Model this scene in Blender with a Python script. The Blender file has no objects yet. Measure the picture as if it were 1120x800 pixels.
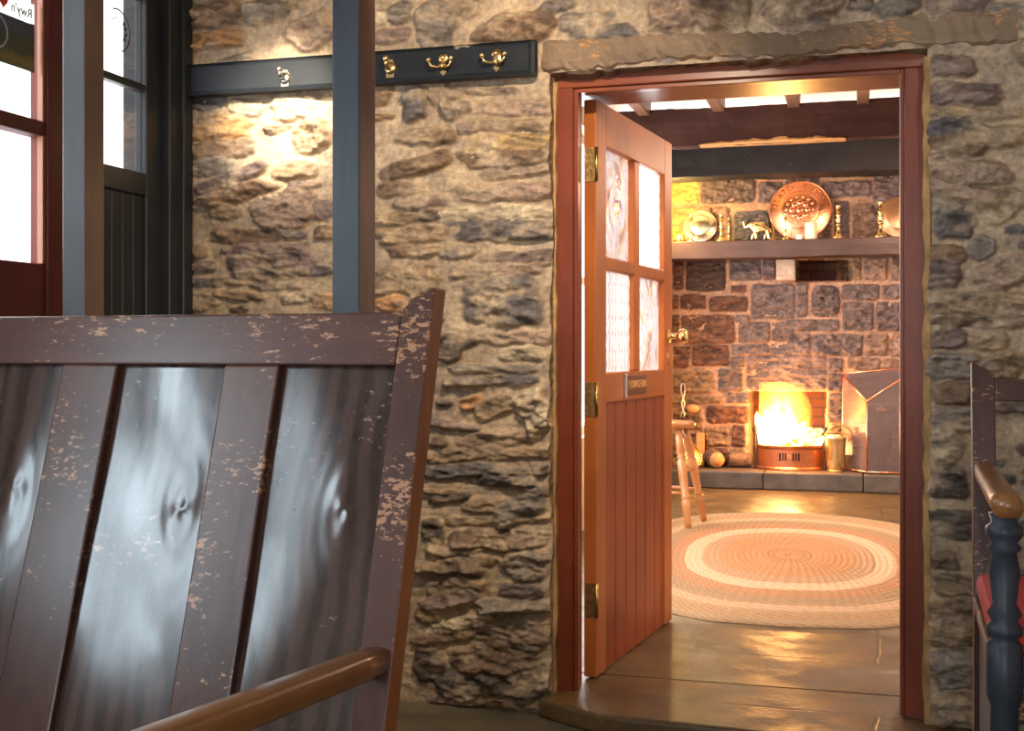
import bpy, bmesh, math, random
import numpy as np
from mathutils import Vector, Matrix
random.seed(7)
S = bpy.context.scene
C = S.collection
PI = math.pi
R = math.radians

# ------------------------------------------------------------------ camera
F, CX, HY = 1330.0, 560.0, 385.0          # focal in px, centre, horizon row (1120x800 frame)
EYE = 1.06
YAW = R(16)
RV = (math.cos(YAW), math.sin(YAW)); VV = (-math.sin(YAW), math.cos(YAW))
def at(px, py, y):
    """world point of the wall plane at depth y seen at px,py"""
    u = (px-CX)/F; w = (HY-py)/F
    dx = VV[0]+u*RV[0]; dy = VV[1]+u*RV[1]
    t = y/dy
    return Vector((t*dx, y, EYE+w*t))
def atx(px, py, x):
    u = (px-CX)/F; w = (HY-py)/F
    dx = VV[0]+u*RV[0]; dy = VV[1]+u*RV[1]
    t = x/dx
    return Vector((x, t*dy, EYE+w*t))
def atz(px, py, Z):
    u = (px-CX)/F; w = (HY-py)/F
    return Vector((Z*(VV[0]+u*RV[0]), Z*(VV[1]+u*RV[1]), EYE+w*Z))
cd = bpy.data.cameras.new('camera'); cam = bpy.data.objects.new('camera', cd); C.objects.link(cam)
cam.location = (0, 0, EYE); cam.rotation_euler = (R(90), 0, YAW)
cd.sensor_width = 36; cd.lens = 36*F/1120; cd.shift_y = -(400-HY)/1120
cd.clip_start = .05
S.camera = cam

# ------------------------------------------------------------------ materials
def nodes(name):
    m = bpy.data.materials.new(name); m.use_nodes = True
    nt = m.node_tree; nt.nodes.clear()
    out = nt.nodes.new('ShaderNodeOutputMaterial')
    return m, nt, out
def N(nt, t, **kw):
    n = nt.nodes.new('ShaderNode'+t)
    for k, v in kw.items():
        if k in n.inputs: n.inputs[k].default_value = v
        else: setattr(n, k, v)
    return n
def ramp(nt, fac, stops):
    r = N(nt, 'ValToRGB'); e = r.color_ramp.elements
    while len(e) < len(stops): e.new(.5)
    for i, (p, c) in enumerate(stops):
        e[i].position = p; e[i].color = (*c, 1)
    nt.links.new(fac, r.inputs[0]); return r.outputs[0]
def mix(nt, fac, a, b, mode='MIX'):
    n = N(nt, 'Mix', data_type='RGBA', blend_type=mode)
    for s, v in ((n.inputs[0], fac), (n.inputs[6], a), (n.inputs[7], b)):
        if isinstance(v, bpy.types.NodeSocket): nt.links.new(v, s)
        elif isinstance(v, (int, float)): s.default_value = v
        else: s.default_value = (*v, 1)
    return n.outputs[2]
def coords(nt, scale=(1, 1, 1), which='Object', rot=(0, 0, 0)):
    tc = N(nt, 'TexCoord'); mp = N(nt, 'Mapping')
    mp.inputs['Scale'].default_value = scale; mp.inputs['Rotation'].default_value = rot
    nt.links.new(tc.outputs[which], mp.inputs[0]); return mp.outputs[0]
def noise(nt, vec, scale=5, detail=4, rough=.55, dist=0):
    n = N(nt, 'TexNoise', Scale=scale, Detail=detail, Roughness=rough, Distortion=dist)
    nt.links.new(vec, n.inputs['Vector']); return n.outputs[0]
def bump(nt, h, strength=.3, dist=.01, prev=None):
    b = N(nt, 'Bump', Strength=strength, Distance=dist); nt.links.new(h, b.inputs['Height'])
    if prev: nt.links.new(prev, b.inputs['Normal'])
    return b.outputs[0]
def finish(nt, out, col=None, rough=.5, metal=0., nrm=None, spec=.5, **kw):
    p = N(nt, 'BsdfPrincipled')
    def put(k, v):
        s = p.inputs[k]
        if isinstance(v, bpy.types.NodeSocket): nt.links.new(v, s)
        elif isinstance(v, tuple) and len(v) == 3: s.default_value = (*v, 1)
        else: s.default_value = v
    put('Base Color', col); put('Roughness', rough); put('Metallic', metal); put('Specular IOR Level', spec)
    if nrm: nt.links.new(nrm, p.inputs['Normal'])
    for k, v in kw.items(): put(k.replace('_', ' '), v)
    nt.links.new(p.outputs[0], out.inputs[0]); return p

def mat_plain(name, c, rough=.5, metal=0., var=.15, scale=20, bmp=.1, spec=.5, bd=.004):
    m, nt, out = nodes(name); v = coords(nt)
    n = noise(nt, v, scale, 5)
    lo = tuple(x*(1-var) for x in c); hi = tuple(min(1, x*(1+var)) for x in c)
    col = ramp(nt, n, [(.3, lo), (.7, hi)])
    finish(nt, out, col, rough, metal, bump(nt, n, bmp, bd), spec); return m
def mat_wood(name, dark, light, axis='Z', rough=.35, scale=1., worn=None, worn_amt=.62, bmp=.12, spec=.5, coat=0., scr=(9, 9, 28)):
    m, nt, out = nodes(name)
    st = {'X': (1.2, 14, 14), 'Y': (14, 1.2, 14), 'Z': (14, 14, 1.2)}[axis]
    v = coords(nt, tuple(s*scale for s in st))
    n1 = noise(nt, v, 2.2, 6, .6, .6)
    col = ramp(nt, n1, [(.28, dark), (.72, light)])
    v2 = coords(nt)
    n0 = noise(nt, v2, 2.5, 3)
    col = mix(nt, .55, col, ramp(nt, n0, [(.3, tuple(x*.75 for x in dark)), (.75, tuple(min(1, x*1.12) for x in light))]))
    rg = None
    if worn:
        a = noise(nt, coords(nt, scr, rot=(.3, .45, .2)), 3.2, 4, .65)
        b = noise(nt, v2, 4.5, 3)
        s = N(nt, 'Math', operation='MULTIPLY'); nt.links.new(a, s.inputs[0]); nt.links.new(b, s.inputs[1])
        k = ramp(nt, s.outputs[0], [(worn_amt*.5, (0, 0, 0)), (worn_amt*.5+.035, (1, 1, 1))])
        col = mix(nt, k, col, worn)
    nn = bump(nt, n1, bmp, .003)
    finish(nt, out, col, rough, 0, nn, spec, Coat_Weight=coat, Coat_Roughness=.12); return m
def mat_panel(name, dark, light, seed, worn):
    """wide glossy oak board, grain bending round a knot"""
    m, nt, out = nodes(name)
    tc = N(nt, 'TexCoord'); mp = N(nt, 'Mapping'); nt.links.new(tc.outputs['Object'], mp.inputs[0])
    mp.inputs['Location'].default_value = (seed, 0, seed*.37); mp.inputs['Scale'].default_value = (7, 7, .9)
    w = N(nt, 'TexNoise', Scale=1.4, Detail=2, Distortion=1.2); nt.links.new(mp.outputs[0], w.inputs['Vector'])
    wv = N(nt, 'TexWave', Scale=1.1, Distortion=9, Detail=3); wv.bands_direction = 'X'
    wv.inputs['Detail Scale'].default_value = .9; nt.links.new(mp.outputs[0], wv.inputs['Vector'])
    g = noise(nt, coords(nt, (60, 60, 3)), 2, 4)
    col = ramp(nt, wv.outputs[0], [(.2, dark), (.8, light)])
    col = mix(nt, .35, col, ramp(nt, g, [(.3, dark), (.7, light)]))
    a = noise(nt, coords(nt, (14, 14, 30), rot=(.2, .5, .1)), 3, 6, .7)
    b = noise(nt, coords(nt, (3, 3, 3)), 1.3, 3)
    s = N(nt, 'Math', operation='MULTIPLY'); nt.links.new(a, s.inputs[0]); nt.links.new(b, s.inputs[1])
    k = ramp(nt, s.outputs[0], [(.36, (0, 0, 0)), (.39, (1, 1, 1))])
    col = mix(nt, k, col, worn)
    big = noise(nt, coords(nt, (5, 5, 2)), 1.2, 2, .5, 1.0)
    nn = bump(nt, big, .05, .03); nn = bump(nt, g, .04, .002, nn)
    rr = ramp(nt, w.outputs[0], [(.3, (.17,)*3), (.7, (.25,)*3)])
    finish(nt, out, col, rr, 0, nn, .5, Coat_Weight=.1, Coat_Roughness=.1); return m
def mat_stone(name, rough=.8, fine=55, spec=.35):
    m, nt, out = nodes(name)
    at_ = N(nt, 'Attribute', attribute_name='Col'); v = coords(nt)
    n1 = noise(nt, v, fine, 7, .65); n2 = noise(nt, v, 9, 5, .6); n3 = noise(nt, coords(nt, (6, 6, 30)), 4, 5, .65)
    c = mix(nt, 1., at_.outputs['Color'], ramp(nt, n1, [(.25, (.5, .5, .52)), (.75, (1.45, 1.42, 1.35))]), 'MULTIPLY')
    c = mix(nt, 1., c, ramp(nt, n2, [(.3, (.72, .70, .74)), (.7, (1.25, 1.22, 1.12))]), 'MULTIPLY')
    nn = bump(nt, n1, .55, .006); nn = bump(nt, n3, .35, .012, nn)
    finish(nt, out, c, rough, 0, nn, spec); return m
def mat_emit(name, c, strength):
    m, nt, out = nodes(name); e = N(nt, 'Emission', Strength=strength); e.inputs[0].default_value = (*c, 1)
    nt.links.new(e.outputs[0], out.inputs[0]); return m
def mat_thin_glass(name, tint=(.97, .98, 1), gloss=.08):
    m, nt, out = nodes(name)
    t = N(nt, 'BsdfTransparent'); t.inputs[0].default_value = (*tint, 1)
    g = N(nt, 'BsdfGlossy', Roughness=.03); g.inputs[0].default_value = (1, 1, 1, 1)
    x = N(nt, 'MixShader', Fac=gloss)
    nt.links.new(t.outputs[0], x.inputs[1]); nt.links.new(g.outputs[0], x.inputs[2]); nt.links.new(x.outputs[0], out.inputs[0]); return m
def mat_obscure(name, kind):
    """figured window glass: passes and scatters the light behind it"""
    m, nt, out = nodes(name)
    tr = N(nt, 'BsdfTranslucent'); tr.inputs[0].default_value = (.95, .93, .93, 1)
    gl = N(nt, 'BsdfRefraction', Roughness=.15, IOR=1.07); gl.inputs[0].default_value = (1, .98, .97, 1)
    gs = N(nt, 'BsdfGlossy', Roughness=.08)
    a = N(nt, 'MixShader', Fac=.30); b = N(nt, 'MixShader', Fac=.12)
    nt.links.new(gl.outputs[0], a.inputs[1]); nt.links.new(tr.outputs[0], a.inputs[2])
    nt.links.new(a.outputs[0], b.inputs[1]); nt.links.new(gs.outputs[0], b.inputs[2]); nt.links.new(b.outputs[0], out.inputs[0])
    tc = N(nt, 'TexCoord')
    if kind == 'rib':
        wx = N(nt, 'TexWave', Scale=9, Distortion=.6); wx.bands_direction = 'X'
        wz = N(nt, 'TexWave', Scale=5.5, Distortion=.8); wz.bands_direction = 'Z'
        for w in (wx, wz): nt.links.new(tc.outputs['Object'], w.inputs[0])
        s = N(nt, 'Math', operation='ADD'); nt.links.new(wx.outputs[0], s.inputs[0]); nt.links.new(wz.outputs[0], s.inputs[1])
        nn = bump(nt, s.outputs[0], .35, .008)
    else:
        w = N(nt, 'TexNoise', Scale=9, Detail=2, Distortion=1.5); nt.links.new(tc.outputs['Object'], w.inputs[0])
        nn = bump(nt, w.outputs[0], .3, .015)
    if kind == 'rib':
        pr = N(nt, 'Math', operation='MULTIPLY'); nt.links.new(wx.outputs[0], pr.inputs[0]); nt.links.new(wz.outputs[0], pr.inputs[1])
        cc = ramp(nt, pr.outputs[0], [(.0, (1, .97, .96)), (.72, (1, .95, .94)), (.9, (.78, .62, .70)), (1, (.62, .45, .55))])  # purple dashes of refracted light put into the glass tint
    else:
        mp = N(nt, 'Mapping'); mp.inputs['Scale'].default_value = (1, 1, .55); nt.links.new(tc.outputs['Object'], mp.inputs[0])
        w2 = N(nt, 'TexNoise', Scale=7, Detail=3, Distortion=2.5); nt.links.new(mp.outputs[0], w2.inputs['Vector'])
        cc = ramp(nt, w2.outputs[0], [(.3, (.42, .26, .34)), (.43, (.95, .62, .40)), (.5, (1, .92, .82)), (.57, (.80, .62, .70)), (.64, (1, .95, .9)), (.74, (.70, .42, .30))])  # swirls of refracted colour painted into the glass tint
    nt.links.new(cc, gl.inputs[0]); nt.links.new(cc, tr.inputs[0])
    for q in (tr, gl, gs): nt.links.new(nn, q.inputs['Normal'])
    return m
def mat_flags(name, c1, c2, joint, sx, sy, rough, rot=0.):
    m, nt, out = nodes(name)
    v = coords(nt, (1, 1, 1), rot=(0, 0, rot))
    wob = noise(nt, v, 3, 3)
    vm = N(nt, 'VectorMath', operation='SCALE'); vm.inputs['Scale'].default_value = .06
    cc = N(nt, 'TexNoise', Scale=2.2, Detail=3); nt.links.new(v, cc.inputs['Vector']); nt.links.new(cc.outputs[1], vm.inputs[0])
    ad = N(nt, 'VectorMath', operation='ADD'); nt.links.new(v, ad.inputs[0]); nt.links.new(vm.outputs[0], ad.inputs[1])
    b = N(nt, 'TexBrick', Scale=1.0); b.inputs['Mortar Size'].default_value = .008; b.inputs['Brick Width'].default_value = sx
    b.inputs['Row Height'].default_value = sy; b.inputs['Mortar Smooth'].default_value = .6; b.offset = .43
    b.inputs['Color1'].default_value = (*c1, 1); b.inputs['Color2'].default_value = (*c2, 1); b.inputs['Mortar'].default_value = (*joint, 1)
    nt.links.new(ad.outputs[0], b.inputs['Vector'])
    n1 = noise(nt, v, 5, 6, .6); n2 = noise(nt, v, 40, 5, .6)
    col = mix(nt, 1., b.outputs[0], ramp(nt, n1, [(.28, (.62, .62, .66)), (.72, (1.3, 1.26, 1.15))]), 'MULTIPLY')
    col = mix(nt, 1., col, ramp(nt, n2, [(.3, (.85, .85, .85)), (.7, (1.15, 1.15, 1.12))]), 'MULTIPLY')
    iv = N(nt, 'Math', operation='SUBTRACT'); iv.inputs[0].default_value = 1; nt.links.new(b.outputs[1], iv.inputs[1])
    nb_ = noise(nt, v, 2.2, 2); nn = bump(nt, iv.outputs[0], .22, .012); nn = bump(nt, n1, .25, .03, nn); nn = bump(nt, nb_, .5, .08, nn); nn = bump(nt, n2, .12, .004, nn)
    rr = ramp(nt, n1, [(.3, (rough*.88,)*3), (.7, (min(1, rough*1.15),)*3)])
    finish(nt, out, col, rr, 0, nn, .36); return m
def mat_vcol(name, rough=.9, fine=160, bmp=.5):
    m, nt, out = nodes(name); a = N(nt, 'Attribute', attribute_name='Col'); n = noise(nt, coords(nt), fine, 3)
    c = mix(nt, 1., a.outputs['Color'], ramp(nt, n, [(.3, (.75,)*3), (.7, (1.2,)*3)]), 'MULTIPLY')
    finish(nt, out, c, rough, 0, bump(nt, n, bmp, .004), .2); return m

M = {}
M['rubble'] = mat_stone('rubble_stone', .62, 55, .5)
M['chimney'] = mat_stone('chimney_stone', .75, 40)
M['settle'] = mat_wood('dark_oak_worn', (.040, .017, .013), (.115, .048, .036), 'Z', .30, worn=(.42, .21, .12), worn_amt=.64, spec=.3, scr=(20, 20, 42))
M['settle_x'] = mat_wood('dark_oak_worn_rail', (.042, .019, .015), (.115, .051, .040), 'X', .30, worn=(.42, .22, .13), worn_amt=.60, spec=.3, scr=(14, 20, 44))
M['panel'] = mat_panel('dark_oak_panel', (.024, .012, .010), (.070, .037, .030), 3.1, (.34, .20, .15))
M['arm'] = mat_wood('rubbed_oak_arm', (.13, .042, .014), (.42, .18, .055), 'Y', .30, coat=.3)
M['edge'] = mat_wood('rubbed_lit_oak_edge', (.20, .050, .018), (.42, .15, .05), 'Z', .34, coat=.2)  # rubbed wood, its orange also carrying warm light on side faces
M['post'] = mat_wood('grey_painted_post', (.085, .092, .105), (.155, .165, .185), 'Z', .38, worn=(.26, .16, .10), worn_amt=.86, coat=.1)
M['post_lit_side'] = mat_wood('warm_lit_post_side', (.14, .075, .045), (.26, .155, .09), 'Z', .4)
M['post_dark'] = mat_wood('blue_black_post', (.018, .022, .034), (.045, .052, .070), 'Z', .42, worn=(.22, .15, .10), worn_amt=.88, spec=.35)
M['post_dark_lit_side'] = mat_wood('warm_lit_dark_post_side', (.10, .045, .035), (.20, .095, .065), 'Z', .36)
M['black'] = mat_wood('black_paint', (.012, .013, .014), (.026, .027, .028), 'Z', .36, worn=(.10, .09, .07), worn_amt=.93, spec=.25)
M['rail'] = mat_wood('black_gloss_rail', (.006, .008, .011), (.018, .022, .028), 'X', .42, spec=.3, worn=(.33, .27, .2), worn_amt=.82, scr=(4, 9, 12))
M['red'] = mat_wood('dark_red_paint', (.075, .012, .010), (.13, .022, .017), 'Z', .55, spec=.25)
M['frame'] = mat_wood('red_mahogany_frame', (.14, .026, .010), (.26, .056, .022), 'Z', .34, spec=.3)
M['frame_x'] = mat_wood('red_mahogany_head', (.13, .026, .012), (.32, .075, .024), 'X', .26, spec=.55)
M['door'] = mat_wood('orange_varnished_pine', (.34, .085, .016), (.54, .165, .034), 'Z', .42, spec=.3)
M['door_b'] = mat_wood('orange_varnished_boards', (.21, .032, .008), (.38, .078, .018), 'Z', .42, spec=.3)
M['lintel'] = mat_wood('old_grey_timber', (.13, .085, .055), (.30, .205, .13), 'X', .75, worn=(.50, .23, .08), worn_amt=.61, bmp=1., scr=(14, 30, 46))
M['beam_red'] = mat_wood('red_brown_beam', (.022, .008, .006), (.062, .022, .015), 'X', .6, bmp=.4, spec=.15)
M['beam_black'] = mat_wood('black_tarred_beam', (.006, .005, .005), (.020, .016, .016), 'X', .6, worn=(.10, .08, .07), worn_amt=.80, bmp=.6, spec=.12)
M['raw'] = mat_wood('lamplit_split_wood', (.38, .15, .04), (.62, .33, .11), 'X', .6, bmp=.6)
M['shelf'] = mat_wood('dark_mantel_timber', (.030, .013, .010), (.085, .038, .028), 'X', .42, bmp=.3)
M['joist'] = mat_wood('brown_joist', (.10, .04, .022), (.22, .10, .05), 'Y', .5)
M['stool'] = mat_wood('honey_beech', (.42, .16, .05), (.66, .30, .11), 'Z', .28, coat=.4)
M['brass'] = mat_plain('polished_brass', (.90, .66, .32), .24, 1., .1, 30, .15)
M['brass_old'] = mat_plain('aged_brass', (.62, .42, .16), .38, 1., .35, 60, .5)
M['copper'] = mat_plain('beaten_copper', (.86, .36, .20), .27, 1., .15, 90, .5, bd=.003)
M['pewter'] = mat_plain('pale_pewter', (.80, .74, .60), .25, 1., .1, 40, .15)
M['iron'] = mat_plain('dark_iron', (.06, .048, .042), .5, .7, .3, 40, .4)
M['steel'] = mat_plain('bright_steel', (.62, .58, .54), .3, 1., .15, 40, .2)
M['plaster'] = mat_plain('cream_plaster', (.62, .52, .40), .85, 0, .1, 6, .3, bd=.02)
M['ochre'] = mat_plain('ochre_plaster', (.42, .25, .10), .85, 0, .45, 14, .8, bd=.02)
M['white'] = mat_plain('white_ceiling', (.80, .78, .74), .8, 0, .05, 5, .2)
M['soot_shade'] = mat_plain('sooty_brick', (.12, .055, .035), .85, 0, .5, 12, .6, bd=.02)
M['hearth'] = mat_plain('hearth_slate', (.095, .068, .052), .5, 0, .35, 7, .5, bd=.02)
M['red_cloth'] = mat_plain('red_seat_cloth', (.50, .035, .03), .8, 0, .12, 120, .4)
M['log'] = mat_plain('log_bark', (.14, .075, .045), .9, 0, .5, 25, .9, bd=.01)
M['logend'] = mat_plain('cut_log_end', (.55, .27, .10), .8, 0, .25, 30, .3)
M['card'] = mat_plain('white_card', (.85, .83, .78), .7, 0, .03, 30, .05)
M['wax'] = mat_plain('cream_wax', (.82, .68, .48), .5, 0, .06, 30, .05)
M['glass'] = mat_thin_glass('window_glass')
m_, nt, out = nodes('dusty_screen_glass'); t_ = N(nt, 'BsdfTransparent'); t_.inputs[0].default_value = (.85, .78, .76, 1); d_ = N(nt, 'BsdfDiffuse'); d_.inputs[0].default_value = (.30, .22, .22, 1); g_ = N(nt, 'BsdfGlossy', Roughness=.12)
x1_ = N(nt, 'MixShader', Fac=.27); x2_ = N(nt, 'MixShader', Fac=.08); nt.links.new(t_.outputs[0], x1_.inputs[1]); nt.links.new(d_.outputs[0], x1_.inputs[2]); nt.links.new(x1_.outputs[0], x2_.inputs[1]); nt.links.new(g_.outputs[0], x2_.inputs[2]); nt.links.new(x2_.outputs[0], out.inputs[0]); M['dark_glass'] = m_
M['rib'] = mat_obscure('ribbed_glass', 'rib')
M['swirl'] = mat_obscure('bullseye_glass', 'swirl')
M['floor_front'] = mat_flags('front_flagstones', (.14, .12, .08), (.17, .14, .09), (.20, .16, .10), .95, .6, .45, .12)
M['floor_lounge'] = mat_flags('lounge_flagstones', (.11, .066, .026), (.13, .078, .032), (.06, .042, .022), 2.2, .62, .36, .02)
M['rug'] = mat_vcol('braided_wool')
M['outwall'] = mat_plain('whitewashed_outside_wall', (.85, .82, .78), .9, 0, .14, 5, .6, bd=.05)
M['bluegrey'] = mat_plain('blue_grey_outside_pier', (.35, .40, .47), .8, 0, .08, 8, .2)
M['coal'] = mat_plain('dark_coal', (.03, .024, .022), .7, 0, .4, 60, .6)

# ------------------------------------------------------------------ geometry helpers
class MB:
    def __init__(s): s.v = []; s.f = []; s.mi = []; s.sm = []
    def add(s, vs, fs, mi=0, smooth=False):
        o = len(s.v); s.v += [tuple(v) for v in vs]
        for f in fs: s.f.append([i+o for i in f]); s.mi.append(mi); s.sm.append(smooth)
        return s
    def box(s, a, b, mi=0, fn=None):
        (x0, y0, z0), (x1, y1, z1) = a, b
        vs = [(x0,y0,z0),(x1,y0,z0),(x1,y1,z0),(x0,y1,z0),(x0,y0,z1),(x1,y0,z1),(x1,y1,z1),(x0,y1,z1)]
        if fn: vs = [fn(Vector(v)) for v in vs]
        return s.add(vs, [(0,3,2,1),(4,5,6,7),(0,1,5,4),(1,2,6,5),(2,3,7,6),(3,0,4,7)], mi)
    def prism(s, poly, d0, d1, axis='Y', mi=0, side_mi=None, fn=None):
        def pt(a, b, d): return {'Y': (a, d, b), 'X': (d, a, b), 'Z': (a, b, d)}[axis]
        n = len(poly); vs = [pt(a, b, d0) for a, b in poly]+[pt(a, b, d1) for a, b in poly]
        if fn: vs = [fn(Vector(v)) for v in vs]
        s.add(vs, [list(range(n)), list(range(2*n-1, n-1, -1))], mi)
        o = len(s.v)-2*n
        for i in range(n):
            j = (i+1) % n; s.f.append([o+i, o+n+i, o+n+j, o+j]); s.mi.append(mi if side_mi is None else side_mi); s.sm.append(False)
        return s
    def lathe(s, prof, c=(0, 0, 0), seg=20, ax=(0, 0, 1), mi=0):
        ax = Vector(ax).normalized(); q = ax.to_track_quat('Z', 'Y'); c = Vector(c); vs = []; fs = []
        for r, h in prof:
            for k in range(seg):
                a = 2*PI*k/seg; vs.append(c+q @ Vector((r*math.cos(a), r*math.sin(a), h)))
        for i in range(len(prof)-1):
            for k in range(seg):
                k2 = (k+1) % seg; fs.append((i*seg+k, i*seg+k2, (i+1)*seg+k2, (i+1)*seg+k))
        fs.append(tuple(range(seg-1, -1, -1))); fs.append(tuple((len(prof)-1)*seg+k for k in range(seg)))
        return s.add(vs, fs, mi, True)
    def tube(s, pts, rad, seg=10, mi=0, closed=False):
        pts = [Vector(p) for p in pts]; n = len(pts); vs = []; fs = []
        rr = rad if isinstance(rad, (list, tuple)) else [rad]*n
        up = None
        for i, p in enumerate(pts):
            t = (pts[(i+1) % n]-pts[i-1]) if closed else (pts[min(i+1, n-1)]-pts[max(i-1, 0)])
            t.normalize()
            if up is None:
                up = Vector((0, 0, 1)) if abs(t.z) < .9 else Vector((1, 0, 0))
            side = t.cross(up).normalized(); up = side.cross(t).normalized()
            for k in range(seg):
                a = 2*PI*k/seg; vs.append(p+(side*math.cos(a)+up*math.sin(a))*rr[i])
        for i in range(n if closed else n-1):
            j = (i+1) % n
            for k in range(seg):
                k2 = (k+1) % seg; fs.append((i*seg+k, i*seg+k2, j*seg+k2, j*seg+k))
        if not closed: fs.append(tuple(range(seg-1, -1, -1))); fs.append(tuple((n-1)*seg+k for k in range(seg)))
        return s.add(vs, fs, mi, True)
    def ball(s, c, r, seg=14, mi=0, sq=(1, 1, 1)):
        c = Vector(c); vs = []; fs = []; rings = seg//2
        for i in range(rings+1):
            th = PI*i/rings
            for k in range(seg):
                a = 2*PI*k/seg
                vs.append(c+Vector((r*sq[0]*math.sin(th)*math.cos(a), r*sq[1]*math.sin(th)*math.sin(a), r*sq[2]*math.cos(th))))
        for i in range(rings):
            for k in range(seg):
                k2 = (k+1) % seg; fs.append((i*seg+k, (i+1)*seg+k, (i+1)*seg+k2, i*seg+k2))
        return s.add(vs, fs, mi, True)
    def build(s, name, mats, parent=None, loc=None, rot=None, bevel=0, seg=2):
        me = bpy.data.meshes.new(name); me.from_pydata(s.v, [], s.f)
        if not isinstance(mats, (list, tuple)): mats = [mats]
        for m in mats: me.materials.append(m)
        me.polygons.foreach_set('material_index', s.mi); me.polygons.foreach_set('use_smooth', s.sm)
        bm = bmesh.new(); bm.from_mesh(me); bmesh.ops.remove_doubles(bm, verts=bm.verts, dist=1e-6)
        bmesh.ops.recalc_face_normals(bm, faces=bm.faces); bm.to_mesh(me); bm.free()
        o = bpy.data.objects.new(name, me); C.objects.link(o)
        if parent: o.parent = parent
        if loc is not None: o.location = loc
        if rot is not None: o.rotation_euler = rot
        if bevel:
            b = o.modifiers.new('bevel', 'BEVEL'); b.width = bevel; b.segments = seg; b.limit_method = 'ANGLE'; b.angle_limit = R(40)
        return o
def tag(o, label=None, cat=None, group=None, kind=None):
    if label: o['label'] = label
    if cat: o['category'] = cat
    if group: o['group'] = group
    if kind: o['kind'] = kind
    return o
def empty(name, loc, rz=0, **kw):
    o = bpy.data.objects.new(name, None); C.objects.link(o); o.location = loc; o.rotation_euler = (0, 0, rz); o.empty_display_size = .1
    return tag(o, **kw)
def copy_tree(o, parent=None):
    c = o.copy(); C.objects.link(c)
    if parent: c.parent = parent
    for ch in list(o.children): copy_tree(ch, c)
    return c
def text_mesh(name, txt, size, depth, m, parent, loc, rot, align='CENTER', scale=(1, 1, 1)):
    cu = bpy.data.curves.new(name+'_curve', 'FONT'); cu.body = txt; cu.size = size; cu.extrude = depth; cu.align_x = align; cu.align_y = 'CENTER'
    t = bpy.data.objects.new(name+'_tmp', cu); C.objects.link(t)
    bpy.context.view_layer.update()
    me = bpy.data.meshes.new_from_object(t.evaluated_get(bpy.context.evaluated_depsgraph_get()))
    bpy.data.objects.remove(t); bpy.data.curves.remove(cu)
    me.materials.clear(); me.materials.append(m)
    o = bpy.data.objects.new(name, me); C.objects.link(o); o.parent = parent; o.location = loc; o.rotation_euler = rot; o.scale = scale
    return o
def skin(name, vs, es, rad, m, parent=None, loc=None, sub=2):
    me = bpy.data.meshes.new(name); me.from_pydata(vs, es, []); me.materials.append(m)
    o = bpy.data.objects.new(name, me); C.objects.link(o)
    if parent: o.parent = parent
    if loc is not None: o.location = loc
    k = o.modifiers.new('skin', 'SKIN'); k.use_smooth_shade = True
    me.skin_vertices[0].data[0].use_root = True
    for i, r in enumerate(rad): me.skin_vertices[0].data[i].radius = (r, r) if not isinstance(r, tuple) else r
    s_ = o.modifiers.new('sub', 'SUBSURF'); s_.levels = sub; s_.render_levels = sub
    return o

# ------------------------------------------------------------------ stone walls (real relief)
def vnoise(X, Z, seed):
    rs = np.random.RandomState(seed); L = rs.rand(128, 128)
    xi = np.floor(X).astype(int); zi = np.floor(Z).astype(int); fx = X-xi; fz = Z-zi
    fx = fx*fx*(3-2*fx); fz = fz*fz*(3-2*fz)
    a = L[xi % 128, zi % 128]; b = L[(xi+1) % 128, zi % 128]; c = L[xi % 128, (zi+1) % 128]; d = L[(xi+1) % 128, (zi+1) % 128]
    return (a*(1-fx)+b*fx)*(1-fz)+(c*(1-fx)+d*fx)*fz-.5
def fbm(X, Z, seed, sx, sz, octv=4, gain=.5):
    o = 0; amp = 1
    for k in range(octv):
        o = o+amp*vnoise(X*sx*2**k+k*17.3+50, Z*sz*2**k+k*9.1+50, seed+k); amp *= gain
    return o
PAL = {'tan': (.29, .205, .125), 'brown': (.185, .115, .07), 'slate': (.095, .088, .096), 'dark': (.065, .05, .043), 'orange': (.42, .215, .085),
       'purple': (.165, .115, .108), 'pink': (.31, .215, .16), 'pale': (.52, .43, .30), 'grey': (.21, .18, .155), 'gold': (.50, .34, .15),
       'redbrown': (.10, .045, .030), 'chgrey': (.115, .082, .080), 'chtan': (.21, .13, .095), 'yellow': (.55, .32, .10), 'soot_shade': (.05, .028, .022)}
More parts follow.
